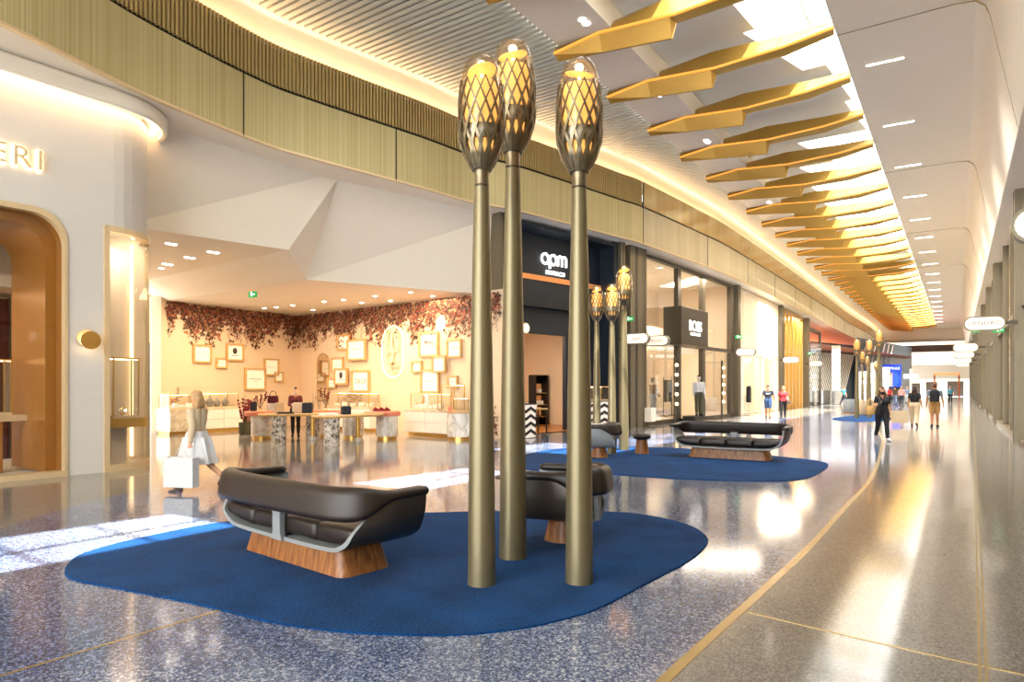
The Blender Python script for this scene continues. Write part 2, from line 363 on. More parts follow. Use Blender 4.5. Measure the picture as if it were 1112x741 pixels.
for o in (-.02, .02): ribbon(b, [r1 - rd * 2 + Vector((o, 0, 0)), r0 + rd * 18 + Vector((o, 0, 0))], .014, 0, .004)
struct('trim_3', b, M['strip'])
b = MB(); ribbon(b, spline([G(811, 665), G(964, 701), G(1112, 733), G(1300, 770)], 5), .018, 0, .004); struct('trim_4', b, M['strip'])

# ================================================================== GOLD FASCIA along the left side (arc t, s)
FP = spline([(t, s, 0) for t, s in ((-14, -9), (-10, -9.6), (-6, -10.2), (-2, -11), (1, -11.7), (4.1, -12.3), (6.6, -13), (9.4, -13.35), (11, -13.2), (14.2, -12.6), (16, -12.35), (17.6, -11.75), (20.3, -11.15), (23.1, -10.6), (24.6, -10.3), (30, -9.85), (34.8, -9.6), (50, -9.6), (65, -9.75), (82, -10.0), (104, -9.9), (118, -10.4), (126, -12), (132, -15))], 14)
def fs(t):
    for a, c in zip(FP, FP[1:]):
        if a.x <= t <= c.x: return a.y + (c.y - a.y) * (t - a.x) / max(c.x - a.x, 1e-6)
    return FP[-1].y
def curve(off, t0=-14, t1=131):
    """plan of the fascia line shifted off metres away from the hall, as world points with arc length"""
    tt = [t0] + [p.x for p in FP if t0 + .02 < p.x < t1 - .02] + [t1]; pts = [Vector((t, fs(t), 0)) for t in tt]; out = []; L = 0
    for i, p in enumerate(pts):
        d = (pts[min(i + 1, len(pts) - 1)] - pts[max(i - 1, 0)]).normalized()
        q = p + Vector((d.y, -d.x, 0)) * off
        w = W(q.x, q.y)
        if out: L += (w - out[-1][0]).length
        out.append((w, L))
    return out
def band(mb, cv, z0, z1, mat=0, back=None):
    for (a, la), (c, lc) in zip(cv, cv[1:]):
        mb.face([(a.x, a.y, z0), (c.x, c.y, z0), (c.x, c.y, z1), (a.x, a.y, z1)], mat, [(la, z0), (lc, z0), (lc, z1), (la, z1)])
def shelf(mb, cv1, cv2, z, mat=0):
    for (a, _), (c, _), (d, _), (e, _) in zip(cv1, cv1[1:], cv2[1:], cv2): mb.face([(q.x, q.y, z) for q in (a, c, d, e)], mat)
T1 = 24.6
for nm, t0, t1, m in (('trim_5', -14, T1, M['goldband']), ('trim_6', T1, 131, M['champ'])):
    b = MB(); c0 = curve(0, t0, t1); c1 = curve(.12, t0, t1)
    band(b, c0, SOF, GROOVE); shelf(b, c0, c1, SOF); band(b, c1, SOF, GROOVE); struct(nm, b, m)
b = MB(); band(b, curve(.095), GROOVE - .02, GROOVE + .28); struct('trim_7', b, M['black'])
b = MB(); band(b, curve(-.012), SOF - .02, SOF + .03); shelf(b, curve(-.012), curve(.1), SOF - .02); struct('trim_8', b, M['brasspale'])
# upper ribbed band: real ribs as far as the first panel joint, polished panels beyond
b = MB(); cv = curve(.02, -2, T1); L0 = 0; pts = []
tot = cv[-1][1]; k = int(tot / .1)
def at_len(cv, l):
    for (a, la), (c, lc) in zip(cv, cv[1:]):
        if la <= l <= lc: f = (l - la) / max(lc - la, 1e-6); return a.lerp(c, f), (c - a).normalized()
    return cv[-1][0], (cv[-1][0] - cv[-2][0]).normalized()
prof = []
for i in range(k):
    l = tot * i / k
    for dl, dep in ((0, 0), (.055, 0), (.06, .05), (.095, .05)):
        p, d = at_len(cv, l + dl); prof.append((p + Vector((-d.y, d.x, 0)) * dep, l + dl))
band(b, prof, GROOVE + .08, FTOP); struct('trim_9', b, M['rib'])
b = MB(); band(b, curve(.02, -14, -2), GROOVE + .08, FTOP); struct('trim_10', b, M['goldband'])
b = MB(); band(b, curve(.02, T1, 131), GROOVE + .08, FTOP); struct('trim_11', b, M['champ2'])
# panel joints
b = MB()
for t in (-1.5, 2.45, 9.0, 13.3, 24.6, 31, 37.5, 44, 50.5, 57, 63.5, 70, 78, 86, 95, 105):
    w = W(t, fs(t)); b.box(w.x, w.y, (SOF + GROOVE) / 2, .03, .03, GROOVE - SOF, 0, PI / 2 - TH)
w = W(24.6, fs(24.6)); b.box(w.x, w.y, 9.2, .03, .06, 1.0, 0, PI / 2 - TH)
struct('trim_12', b, M['frame'])
# cove above the fascia, soffit below it
b = MB(); c5 = curve(.5); band(b, c5, FTOP - .25, CEIL + .5); shelf(b, curve(.02), c5, FTOP - .1)
shelf(b, curve(-.35), c5, CEIL + .5); struct('wall_cove', b, M['white'])
b = MB(); shelf(b, curve(.22), curve(.38), FTOP - .06); band(b, curve(.22), FTOP - .1, FTOP - .06)
led = b.build('cove_light_strip', M['ledwarm'], kind='structure')
b = MB(); shelf(b, curve(.1), curve(5.5), SOF + .02); struct('ceiling_soffit', b, M['white'])
b = MB(); band(b, curve(6.0, -14, 1), 0, CEIL + .6); struct('wall_back', b, M['white'])

# ================================================================== SLATTED CEILING
b = MB(); t = -11.8
while t < 118:
    s0 = max(fs(t) , -14); s1 = -8.5
    o = W(t, s0 + .02, CEIL); b.obox(o, W(.12, 0), W(0, s1 - s0 - .02), (0, 0, .09)); t += .2 if t < 40 else .4
struct('ceiling', b, M['slat'], fix=False)
b = MB(); cc = curve(.1, -12, 119); pts = [(w.x, w.y, CEIL + .32) for w, _ in cc] + [tuple(W(119, -8.45, CEIL + .32)), tuple(W(-12, -8.45, CEIL + .32))]
b.face(pts); struct('ceiling_void', b, M['void'])
# plain strip with paired downlights, bright riser, raised ceiling with glazed openings
b = MB()
b.obox(W(-12, -8.5, CEIL), W(131, 0), W(0, 1.4), (0, 0, .12)); b.obox(W(-12, -7.1, CEIL), W(131, 0), W(0, .1), (0, 0, .75)); struct('ceiling_strip', b, [M['ceil']])
FT0, FDT, NF = 14.85, 3.1, 33
def fin_t(i): return FT0 + FDT * i
RZ = 11.0
b = MB(); g = MB(); mull = MB()
starts = {-8: -2.6, -7: -2.6, -6: -2.6, -5: -4.4, -4: -2.6, -3: -4.2, -2: -2.6, -1: -5.9, 0: -4.65, 1: -4.5, 2: -3.1, 3: -3.0, 4: -4.9, 5: -5.4, 12: -2.9, 13: -2.9}
for i in range(-8, NF):
    a, c = fin_t(i), fin_t(i + 1); s0 = starts.get(i, -5.6)
    if i >= 31: s0 = -2.6
    sk = .7 if i in (1, 4, 5) else .25
    # opaque raised ceiling, slanting edge
    lo = [W(a, -7.0, RZ), W(c, -7.0, RZ), W(c, s0 + sk, RZ), W(a, s0 - sk * .3, RZ)]
    b.prism(lo, RZ, RZ + .5)
    if s0 < -2.75:
        g.face([W(a, s0 - sk * .3, RZ + .45), W(c, s0 + sk, RZ + .45), W(c, -2.2, RZ + .45), W(a, -2.2, RZ + .45)])
        for q in (.33, .66):
            mull.obox(W(a + FDT * q, s0 + sk * q, RZ + .44), W(.05, 0), W(0, -2.2 - s0 - sk * q), (0, 0, .1))
        mull.obox(W(a, (s0 - 2.2) / 2, RZ + .44), W(FDT, 0), W(0, .05), (0, 0, .1))
struct('ceiling_raised', b, M['well']); struct('window_1', g, M['skyglass']); struct('trim_13', mull, M['white'])
b = MB(); b.obox(W(-12, -7.05, RZ), W(1.2, 0), W(0, 9), (0, 0, .5)); b.obox(W(fin_t(NF), -7.05, RZ), W(5, 0), W(0, 5), (0, 0, .5)); struct('ceiling_raised_end', b, M['well'])
# plain bulkhead along the right with a leaning face above the shopfronts
sec = [(-2.5, 11.6), (-2.5, 10.42)] + [(-2.5 + .04 * 0, 10.4)] + [(x, 10.4) for x in (-1.5, -.6, .1)] + [(.35, 10.36), (.52, 10.2), (.6, 9.95), (1.1, SOF), (1.15, SOF - .02), (6, SOF), (6, 11.6)]
b = MB(); b.loft([[W(t, s, z) for s, z in sec] for t in (-12, 122)], 0); struct('ceiling_bulkhead', b, M['ceil'], smooth=30)
b = MB()
for t in (5.5, 18.2, 31, 44, 57): b.loft([[W(tt, s, z) for s, z in ((-2.5, 10.395), (-.1, 10.395), (.35, 10.35), (.52, 10.19), (.6, 9.95), (1.095, SOF + .02), (1.09, SOF + .02), (.59, 9.95), (.5, 10.18), (.33, 10.33), (-.1, 10.385), (-2.5, 10.385))] for tt in (t, t + .025)], 0)
struct('trim_14', b, M['strip'])
# far end of the hall
E = lambda t, s, z: W(t, s, z)
b = MB(); b.obox(W(119, -26, 8.6), W(.5, 0), W(0, 29), (0, 0, 3.4)); b.obox(W(119, -30, 8.6), W(16, 0), W(0, 36), (0, 0, .3)); b.obox(W(119.5, 2.3, 0), W(16, 0), W(0, .3), (0, 0, 8.8)); struct('wall_far', b, M['white'])
b = MB(); b.obox(W(120, -9, 7.0), W(2, 0), W(0, 12), (0, 0, 1.0)); struct('wall_far_beam', b, M['beamwood'])
b = MB(); b.obox(W(120, -9.5, 2.8), W(2, 0), W(0, 12), (0, 0, 2.2)); struct('wall_mezzanine', b, M['white'])
b = MB(); b.obox(W(120, -9.5, 5.0), W(.05, 0), W(0, 12), (0, 0, 1.1)); struct('window_2', b, M['glass'])
b = MB(); b.obox(W(130, -34, 0), W(.4, 0), W(0, 40), (0, 0, 8.8)); struct('wall_lobby', b, M['cream'])
b = MB()
for s, w_, h in ((-7.6, 2.4, 2.2), (-4.4, 1.6, 2.4), (-1.4, 2.2, 2.5)): b.obox(W(129.9, s, 0), W(.2, 0), W(0, w_), (0, 0, h))
struct('door_1', b, M['darkbrown'])
light('lobby_light', 'AREA', W(112, -4, 8.0), 160, (1, .95, .88), 8, 8, direction=(0, 0, -1))
light('mezzanine_light', 'AREA', W(125, -4, 8.3), 60, (1, .9, .78), 8, 2, direction=(0, 0, -1))

# ================================================================== WALLS of the left side: corner boutique and its bulkheads
b = MB(); b.face([(-8.6, 14.6, 5.2), (-5.8, 17.2, 5.2), (-5.0, 18.0, SOF + .1), (-7.8, 14.0, SOF + .1)])
b.face([(-5.8, 17.2, 5.2), (-5.85, 18.9, 4.7), (-4.75, 18.2, SOF + .1), (-5.0, 18.0, SOF + .1)])
b.face([(-5.85, 18.9, 4.7), (-.3, 22.25, 4.7), (-.25, 22.05, SOF + .1), (-4.75, 18.2, SOF + .1)])
b.face([(-8.6, 14.6, 5.2), (-12.6, 22.4, 5.2), (-5.8, 17.2, 5.2)])
b.face([(-5.8, 17.2, 5.2), (-12.6, 22.4, 5.2), (-12.95, 24, 4.7), (-5.85, 18.9, 4.7)])
b.face([(-5.85, 18.9, 4.7), (-12.95, 24, 4.7), (-13, 31, 4.7), (2, 31, 4.7), (-.3, 22.25, 4.7)])
o = struct('ceiling_boutique', b, M['white'], fix=False)
KW = Vector((-9.1, 28.3, 0)); LW = Vector((-12.35, 23.3, 0)); RW = Vector((-.2, 20.95, 0))
b = MB(); b.obox(KW, LW - KW, Vector((-.12, .1, 0)), (0, 0, 4.75)); struct('wall_boutique_left', b, M['peach'])
b = MB(); b.obox(KW, RW - KW, Vector((.1, .12, 0)), (0, 0, 4.75)); struct('wall_boutique_back', b, M['peach'])
b = MB(); b.box(-12.5, 23.25, 2.4, .32, .3, 4.8, 0, .6); struct('trim_15', b, M['cream'])
b = MB(); b.obox((-13.6, 23.1, 0), (1.05, .35, 0), (0, .1, 0), (0, 0, 4.9)); struct('wall_corner', b, M['goldwood'])
b = MB(); b.obox((-12.95, 23.15, 0), (.3, .12, 0), (0, .08, 0), (0, 0, 3.2)); struct('door_2', b, M['darkbrown'])
# ceiling lamps of the boutique, little discs
dl = None; n = 0
spots = [(175, 292), (183, 265), (189, 266), (203, 280), (209, 281), (228, 274), (235, 275), (179, 287), (185, 288)]
for px, py in spots:
    p = PZ(px, py, 5.19)
    if dl is None:
        b = MB(); b.lathe([(.001, 0), (.05, 0), (.05, .01), (.07, .012), (.07, .0), (.052, -.006), (.05, 0)], 14, caps=False); dl = b.build('ceiling_spotlight', M['led'])
        tag(dl, 'small round spotlight in the corner shop ceiling', 'ceiling light', 'spotlights in the corner shop ceiling'); o = dl
    else: o = dl.copy(); C.objects.link(o)
    o.location = p
for px, py in ((267, 337), (287, 335), (300, 334), (318, 332), (352, 328), (373, 326), (393, 329), (407, 322), (424, 327), (446, 318), (470, 322), (340, 337)):
    o = dl.copy(); C.objects.link(o); o.location = PZ(px, py, 4.69)

# ---- shop with the arch at the far left
PA = Vector((-12.4, 6.36, 0)); PB = Vector((-7.734, 12.883, 0)); wdv = (PB - PA).normalized(); wn = Vector((wdv.y, -wdv.x, 0))
LW_ = (PB - PA).length
def on_left(px):      # distance along the wall for an image column
    m = (px - CX) / F; return (PA.x - m * PA.y) / (m * wdv.y - wdv.x)
def on_plane0(px, A, dv): m = (px - CX) / F; l = (m * A.y - A.x) / (dv.x - m * dv.y); return A + dv * l
dO = on_left(73); dS = on_left(115.5); zT = 4.86; zb = .08
path = []                                           # wall then its rounded end
cen = PB - wn * 1.0
for i in range(0, 15):
    a = math.radians(i * 11); path.append(cen + wn * (1.0 * math.cos(a)) + wdv * (1.0 * math.sin(a)))
b = MB()
def wp(d, z, o=0): p = PA + wdv * d + wn * o; return (p.x, p.y, z)
R = .55
arc = [(dO - R + R * math.sin(a), zT - R + R * math.cos(a)) for a in [PI / 2 * i / 10 for i in range(11)]]   # top edge to right edge
d0 = dO - 6.2
b.face([wp(0, 0), wp(d0, 0), wp(d0, zT), wp(0, zT)])
b.face([wp(0, zT), wp(d0, zT), wp(dO - R, zT), wp(dO - R, 7.05), wp(0, 7.05)])
b.face([wp(dO - R, 7.05)] + [wp(d, z) for d, z in arc] + [wp(dO, zT - R), wp(dS, zT - R), wp(dS, 7.05)])
b.face([wp(dO, 0), wp(dS, 0), wp(dS, zT - R), wp(dO, zT - R)])
zs0, zs1 = .1, 4.74
b.face([wp(dS, zs1), wp(LW_, zs1), wp(LW_, 7.05), wp(dS, 7.05)])
cut = 7
for i in range(len(path) - 1):
    p, q = path[i], path[i + 1]
    b.face([(p.x, p.y, zs1 if i < cut else 0), (q.x, q.y, zs1 if i < cut else 0), (q.x, q.y, 7.05), (p.x, p.y, 7.05)])
for z in (zs1,): b.face([wp(dS, z), wp(LW_, z)] + [(p.x, p.y, z) for p in path[:cut + 1]] + [wp(dS, z, -1.6)])
q = path[-1]; b.face([(q.x, q.y, 0), (-12.8, 22.2, 0), (-12.8, 22.2, 7.2), (q.x, q.y, 7.2)])
struct('wall_left', b, M['stone'], fix=False)
b = MB()
def cornice(off): return [Vector(wp(d, 0, off)) for d in (0, 2, 4, LW_)] + [cen + (p - cen) * (1 + off) for p in path[1:12]]
rings = [[(p.x, p.y, z) for p in cornice(o)] for o, z in ((0, SOF), (.34, SOF), (.38, SOF - .05), (.38, 7.02), (.34, 6.97), (.28, 7.0), (.27, 7.12), (0.0, 7.14))]
b.loft(rings, 0, close=False); struct('trim_16', b, M['white'], smooth=30)
b = MB(); a1, a2 = cornice(.10), cornice(.22)
for i in range(len(a1) - 1): b.face([(p.x, p.y, 7.11) for p in (a1[i], a1[i + 1], a2[i + 1], a2[i])])
b.build('wall_wash_strip', M['ledwarm'], kind='structure')
# arch frame, deep reveal, interior
full = [(d0, zb)] + [(d0, zT - R)] + [(d0 + R - R * math.cos(a), zT - R + R * math.sin(a)) for a in [PI / 2 * i / 8 for i in range(9)]] + arc + [(dO, zb)]
b = MB()
rr = [[wp(d, z, o) for d, z in full] for o in (.03, .03, -.12)]
inner = [((d - (d0 + dO) / 2) * (1 - .05 / 3.1) + (d0 + dO) / 2, (z - .09) * (1 - .09 / 4.8) + .08) for d, z in full]
b.loft([[wp(d, z, -.12) for d, z in full], [wp(d, z, .03) for d, z in full], [wp(d, z, .03) for d, z in inner], [wp(d, z, -.12) for d, z in inner]], 0, close=False)
b.obox(wp(d0, 0, .03), wdv * (dO - d0), -wn * .3, (0, 0, .1)); struct('trim_17', b, M['brasspale'])
b = MB(); b.loft([[wp(d, z, -.12) for d, z in inner], [wp(d, z, -.345) for d, z in inner]], 0, close=False)
inn2 = [((d - (d0 + dO) / 2) * (1 - .06) + (d0 + dO) / 2, .08 + (z - .08) * .965) for d, z in inner]
b.loft([[wp(d, z, -.34) for d, z in inn2], [wp(d, z, -2.0) for d, z in inn2]], 0, close=False)
b.loft([[wp(d, z, -.34) for d, z in inner], [wp(d, z, -.34) for d, z in inn2]], 0, close=False); struct('door_3', b, M['goldwood'], smooth=30)
b = MB(); b.face([wp(d, z, -.16) for d, z in inner]); struct('window_3', b, M['glass'])
b = MB()
x0, x1, dep = -1.5, LW_ + .8, -5.0
b.face([wp(x0, .02, -.3), wp(x1, .02, -.3), wp(x1, .02, dep), wp(x0, .02, dep)], 1)
b.face([wp(x0, 5, -.3), wp(x1, 5, -.3), wp(x1, 5, dep), wp(x0, 5, dep)]); b.face([wp(x0, 0, dep), wp(x1, 0, dep), wp(x1, 5, dep), wp(x0, 5, dep)])
b.face([wp(x1, 0, -2.05), wp(x1, 0, dep), wp(x1, 5, dep), wp(x1, 5, -2.05)]); b.face([wp(x0, 0, 0), wp(x0, 0, dep), wp(x0, 5, dep), wp(x0, 5, 0)])
b.obox(wp(x0, 3.75, -3.0), wdv * (x1 - x0), wn * (dep + 3.0), (0, 0, .25)); struct('wall_arch_shop', b, [M['peach'], M['ceil']], fix=False)
light('arch_shop_light', 'AREA', wp(dO - 2.2, 3.6, -2.7), 16, WARM2, 3, 1.2, direction=(0, 0, -1))
light('arch_shop_light', 'AREA', wp(dO - 2.2, 3.6, -3.8), 30, WARM, 3, 2, direction=(0, 0, -1))
# rounded glass showcase at the corner: brass rails, pane, warm back
b = MB()
line = [Vector(wp(dS, 0)), Vector(wp(LW_, 0))] + path[1:cut + 1]
def rail(z0, z1, o0=-.03, o1=.05):
    outp = [Vector(wp(dS, 0, o1)), Vector(wp(LW_, 0, o1))] + [cen + (p - cen) * (1 + o1) for p in path[1:cut + 1]]
    inp = [Vector(wp(dS, 0, o0 - .1)), Vector(wp(LW_, 0, o0 - .1))] + [cen + (p - cen) * (1 + o0 - .1) for p in path[1:cut + 1]]
    b.loft([[(p.x, p.y, z) for p in q] for q, z in ((inp, z0), (outp, z0), (outp, z1), (inp, z1), (inp, z0))], 0, close=False)
rail(0, .14); rail(zs1 - .09, zs1 + .02)
b.obox(wp(dS - .05, 0, .04), wdv * .1, -wn * .18, (0, 0, zs1)); p = path[cut]; b.box(p.x, p.y, zs1 / 2, .09, .09, zs1, 0, .7)
struct('trim_18', b, M['brasspale'])
b = MB()
for a, c in zip(line, line[1:]): b.face([(a.x, a.y, .14), (c.x, c.y, .14), (c.x, c.y, zs1 - .09), (a.x, a.y, zs1 - .09)])
struct('window_4', b, M['glass'], smooth=True)
b = MB(); p7 = path[cut]
bk = [wp(dS - .05, 0, -.05), wp(dS - .05, 0, -.9), wp(LW_, 0, -1.0), (p7.x, p7.y, 0)]
for a, c in zip(bk, bk[1:]): b.face([(a[0], a[1], .02), (c[0], c[1], .02), (c[0], c[1], zs1), (a[0], a[1], zs1)])
b.face([(q[0], q[1], .13) for q in bk + [tuple(p) for p in path[cut - 1:0:-1]]]); struct('wall_showcase', b, M['cream'], fix=False)
b = MB(); q = on_plane0(143, PA - wn * .75, wdv); b.box(q.x, q.y, 2.4, .05, .05, 4.4); struct('trim_19', b, M['logoled'])
light('showcase_light', 'AREA', wp(LW_ + .25, 4.55, -.5), 9, WARM2, .7, .5, direction=(0, 0, -1))

# ================================================================== LEFT SHOPFRONTS
FAC = curve(.65, 14, 78)
def fac(px, cv=None):
    m = (px - CX) / F; cv = cv or FAC
    for (a, _), (c, _) in zip(cv, cv[1:]):
        if a.x / a.y <= m <= c.x / c.y:
            d = c - a; l = (m * a.y - a.x) / (d.x - m * d.y); return a + d * l
    raise ValueError(px)
ncol = 20
def column(px, w=.42, d=.5, h=SOF + .02, px2=None):
    global ncol
    p = fac(px); q = fac(px2 if px2 else px + 1.5); dv = (q - p).normalized(); nv = Vector((dv.y, -dv.x, 0))
    if px2: w = (q - p).length; 
    b = MB(); o = p - (dv * w / 2 if not px2 else dv * 0) - nv * (d - .12)
    b.obox(o, dv * w, nv * d, (0, 0, h)); b.obox(o + dv * w * .42 + nv * d, dv * w * .16, nv * .012, (0, 0, h), 1)
    ncol += 1; struct('trim_%d' % ncol, b, [M['colm'], M['frame']])
column(544.5, .3); column(674, .3, .6); column(682, d=.3, px2=695); column(697.5, .32, .5); column(801, .42); column(848, .5); column(877, .7, .6)
NR = [0]
def room(px0, px1, depth, floor=M['floor'], wall=M['cream'], ceil=M['white'], h=7.2, z0=.02):
    A, B = fac(px0), fac(px1); d = (B - A).normalized(); n = Vector((-d.y, d.x, 0)); D = n * depth; ins = n * .25
    b = MB(); pA, pB = A + ins, B + ins
    def q(p, z): return (p.x, p.y, z)
    b.face([q(pA, z0), q(pB, z0), q(pB + D, z0), q(pA + D, z0)], 1); b.face([q(pA, h), q(pB, h), q(pB + D, h), q(pA + D, h)], 2)
    b.face([q(pA + D, 0), q(pB + D, 0), q(pB + D, h), q(pA + D, h)]); b.face([q(pA, 0), q(pA + D, 0), q(pA + D, h), q(pA, h)]); b.face([q(pB, 0), q(pB + D, 0), q(pB + D, h), q(pB, h)])
    NR[0] += 1; struct('wall_' + ('navy_shop', 'menswear_shop', 'white_shop', 'gold_shop', 'corner_shop')[NR[0] - 1], b, [wall, floor, ceil], fix=False)
    return A, B, d, n
def qd(p, z): return (p.x, p.y, z)
# navy jewellery shop (recessed front)
A, B, d, n = room(549, 671, 6.5, M['woodfloor'], M['peach'], M['blackm'], 4.45)
AN, dN, nN = A, d, n; L = (B - A).length
b = MB(); rec = n * .7
b.obox(A + rec + Vector((0, 0, 3.55)), d * L, n * .15, (0, 0, 4.0)); b.obox(A + Vector((0, 0, 7.12)), d * L, n * .9, (0, 0, .12))
b.obox(A, d * .12, n * .9, (0, 0, SOF)); b.obox(B - d * .25, d * .25, n * 2.2, (0, 0, SOF))
b.obox(A + rec + d * L * .62, d * L * .38, n * .15, (0, 0, 3.6)); struct('wall_navy_front', b, M['navy'])
def on_plane(px, py, A, dv):
    m = (px - CX) / F; l = (m * A.y - A.x) / (dv.x - m * dv.y); p = A + dv * l; return Vector((p.x, p.y, EYE - (py - HY) * p.y / F))
Af = A + rec
b = MB(); z1 = on_plane(600, 304.5, Af, d).z; b.obox(Af - n * .05 + Vector((0, 0, z1 - .09)), d * L, n * .06, (0, 0, .18)); struct('trim_30', b, M['copper'])
b = MB(); p = on_plane(590, 400, A + n * 4.2, d); b.obox(Vector((p.x, p.y, 0)), d * 4.5, n * .2, (0, 0, 4.3)); struct('wall_navy_screen', b, M['blackm'])
light('navy_shop_light', 'AREA', A + d * 1.4 + n * 3 + Vector((0, 0, 4.3)), 150, WARM2, 2, 2.5, direction=(0, 0, -1))
# menswear
A2, B2, d2, n2 = room(703, 797, 4.2, M['floor'], M['cream'], M['white'], 7.2)
L2 = (B2 - A2).length
b = MB(); g = MB()
def frac(px, A, dv): m = (px - CX) / F; return (m * A.y - A.x) / (dv.x - m * dv.y)
cuts = [0] + [frac(x, A2, d2) for x in (738, 764.5)] + [L2 - .35]
for c in cuts[1:]: b.obox(A2 + d2 * (c - .16), d2 * .34, n2 * .22, (0, 0, 7.2))
b.obox(A2, d2 * L2, n2 * .2, (0, 0, .16)); b.obox(A2 + Vector((0, 0, 7.08)), d2 * L2, n2 * .2, (0, 0, .12))
b.obox(A2 + d2 * cuts[1] + Vector((0, 0, 3.5)), d2 * (L2 - cuts[1]), n2 * .22, (0, 0, .16)); b.obox(A2 + d2 * (L2 - .34), d2 * .34, n2 * .24, (0, 0, 7.2))
struct('trim_31', b, M['frame'])
g.face([qd(A2 + n2 * .1, .16), qd(A2 + n2 * .1 + d2 * cuts[1], .16), qd(A2 + n2 * .1 + d2 * cuts[1], 7.1), qd(A2 + n2 * .1, 7.1)])
g.face([qd(A2 + n2 * .1 + d2 * cuts[1], 3.6), qd(A2 + n2 * .1 + d2 * L2, 3.6), qd(A2 + n2 * .1 + d2 * L2, 7.1), qd(A2 + n2 * .1 + d2 * cuts[1], 7.1)])
g.face([qd(A2 + n2 * .1 + d2 * cuts[2], .16), qd(A2 + n2 * .1 + d2 * L2, .16), qd(A2 + n2 * .1 + d2 * L2, 3.55), qd(A2 + n2 * .1 + d2 * cuts[2], 3.55)])
struct('window_5', g, M['glass'])
b = MB(); p = on_plane(744, 400, A2 + n2 * 3.2, d2); b.obox(Vector((p.x, p.y, 0)), d2 * .9, n2 * .15, (0, 0, 4.2)); struct('door_4', b, M['goldwood'])
b = MB(); b.obox(A2 + n2 * 2.2 + Vector((0, 0, 3.45)), d2 * L2, n2 * .1, (0, 0, 1.2)); b.obox(A2 + n2 * .3 + Vector((0, 0, .02)), d2 * cuts[1], n2 * 1.6, (0, 0, .18)); struct('wall_menswear_display', b, M['white'])
light('menswear_light', 'AREA', A2 + d2 * L2 * .5 + n2 * 1.3 + Vector((0, 0, 7.0)), 520, WARM2, L2 * .8, 1.5, direction=(0, 0, -1))
light('menswear_light', 'AREA', A2 + d2 * L2 * .4 + n2 * 3.2 + Vector((0, 0, 4.8)), 300, WARM, 4, 1, direction=(0, 0, -1))
# white shop with the slatted transom
A3, B3, d3, n3 = room(804, 845, 5, M['floor'], M['cream'], M['white'], 7.2)
L3 = (B3 - A3).length
b = MB(); k = 15
for i in range(k + 1): b.obox(A3 + d3 * (L3 - .1) * i / k + Vector((0, 0, 3.6)), d3 * .09, n3 * .16, (0, 0, 3.5))
b.obox(A3 + Vector((0, 0, 3.5)), d3 * L3, n3 * .2, (0, 0, .2)); b.obox(A3 + Vector((0, 0, 7.0)), d3 * L3, n3 * .2, (0, 0, .2))
for z in (4.9, 6.0): b.obox(A3 + n3 * .1 + Vector((0, 0, z)), d3 * L3, n3 * .05, (0, 0, .06))
for c in (0, .52, .94): b.obox(A3 + d3 * L3 * c, d3 * L3 * .07, n3 * .2, (0, 0, 3.6))
struct('trim_32', b, M['white'])
g = MB(); g.face([qd(A3 + n3 * .22, .1), qd(B3 + n3 * .22, .1), qd(B3 + n3 * .22, 7.1), qd(A3 + n3 * .22, 7.1)]); struct('window_6', g, M['glass'])
b = MB(); b.obox(A3 + n3 * .8, d3 * L3 * .45, n3 * .6, (0, 0, .95)); struct('wall_white_plinth', b, M['white'])
light('white_shop_light', 'AREA', A3 + d3 * L3 * .5 + n3 * 1.6 + Vector((0, 0, 6.9)), 1300, WARM2, L3 * .8, 2.5, direction=(0, 0, -1))
# gold shop
A4, B4, d4, n4 = room(852, 872, 5, M['floor'], M['brasspale'], M['white'], 7.2)
L4 = (B4 - A4).length
b = MB()
for i in range(6): b.obox(A4 + d4 * (L4 - .25) * i / 5, d4 * .25, n4 * .2, (0, 0, 7.1))
b.obox(A4 + Vector((0, 0, 6.9)), d4 * L4, n4 * .2, (0, 0, .3)); struct('trim_33', b, M['brass'])
g = MB(); g.face([qd(A4 + n4 * .1, .1), qd(B4 + n4 * .1, .1), qd(B4 + n4 * .1, 7.1), qd(A4 + n4 * .1, 7.1)]); struct('window_7', g, M['glass'])
light('gold_shop_light', 'AREA', A4 + d4 * L4 * .5 + n4 * 1.6 + Vector((0, 0, 6.9)), 900, WARM, L4 * .8, 2.5, direction=(0, 0, -1))
# glazed corner after the wide pier
A5 = fac(880); B5 = A5 + d4 * 5.5; n5 = n4
b = MB(); b.obox(A5 + Vector((0, 0, 6.4)), d4 * 5.5, n5 * .2, (0, 0, .3)); b.obox(B5, d4 * .15, n5 * .2, (0, 0, 6.5)); b.obox(B5, d4 * .1, n5 * 5, (0, 0, .2)); struct('trim_34', b, M['frame'])
g = MB(); g.face([qd(A5, .05), qd(B5, .05), qd(B5, 6.4), qd(A5, 6.4)]); struct('window_8', g, M['glass'])
# open side hall beyond: timber ceiling, striped screen wall, dark glazed wall, round column
S0 = P(878, 420, 62); S1 = P(990, 420, 98)
b = MB(); pts = [fac(882), P(880, 420, 72), P(985, 420, 100), P(985, 420, 88)]
b.face([(p[0], p[1], 5.6) for p in (A5 + n5 * 1.0, A5 + n5 * 26, P(975, 420, 110), P(990, 420, 88))]); struct('ceiling_side_hall', b, M['redwood'])
sd = (P(935, 420, 80) - P(884, 420, 72)); sd.z = 0; sl = sd.length; sd.normalize(); sn = Vector((-sd.y, sd.x, 0)); SA = P(880, 420, 71); SA.z = 0
b = MB(); b.obox(SA, sd * (sl + 3), sn * .2, (0, 0, 6.5)); struct('wall_side_hall', b, M['navy'])
b = MB()
for i in range(26):
    x = -3 + i * .42; b.obox(SA - sn * .06 + sd * (x + 0), sd * .17, -sn * .05, sd * 3.2 + Vector((0, 0, 5.4)))
struct('trim_35', b, M['white'])
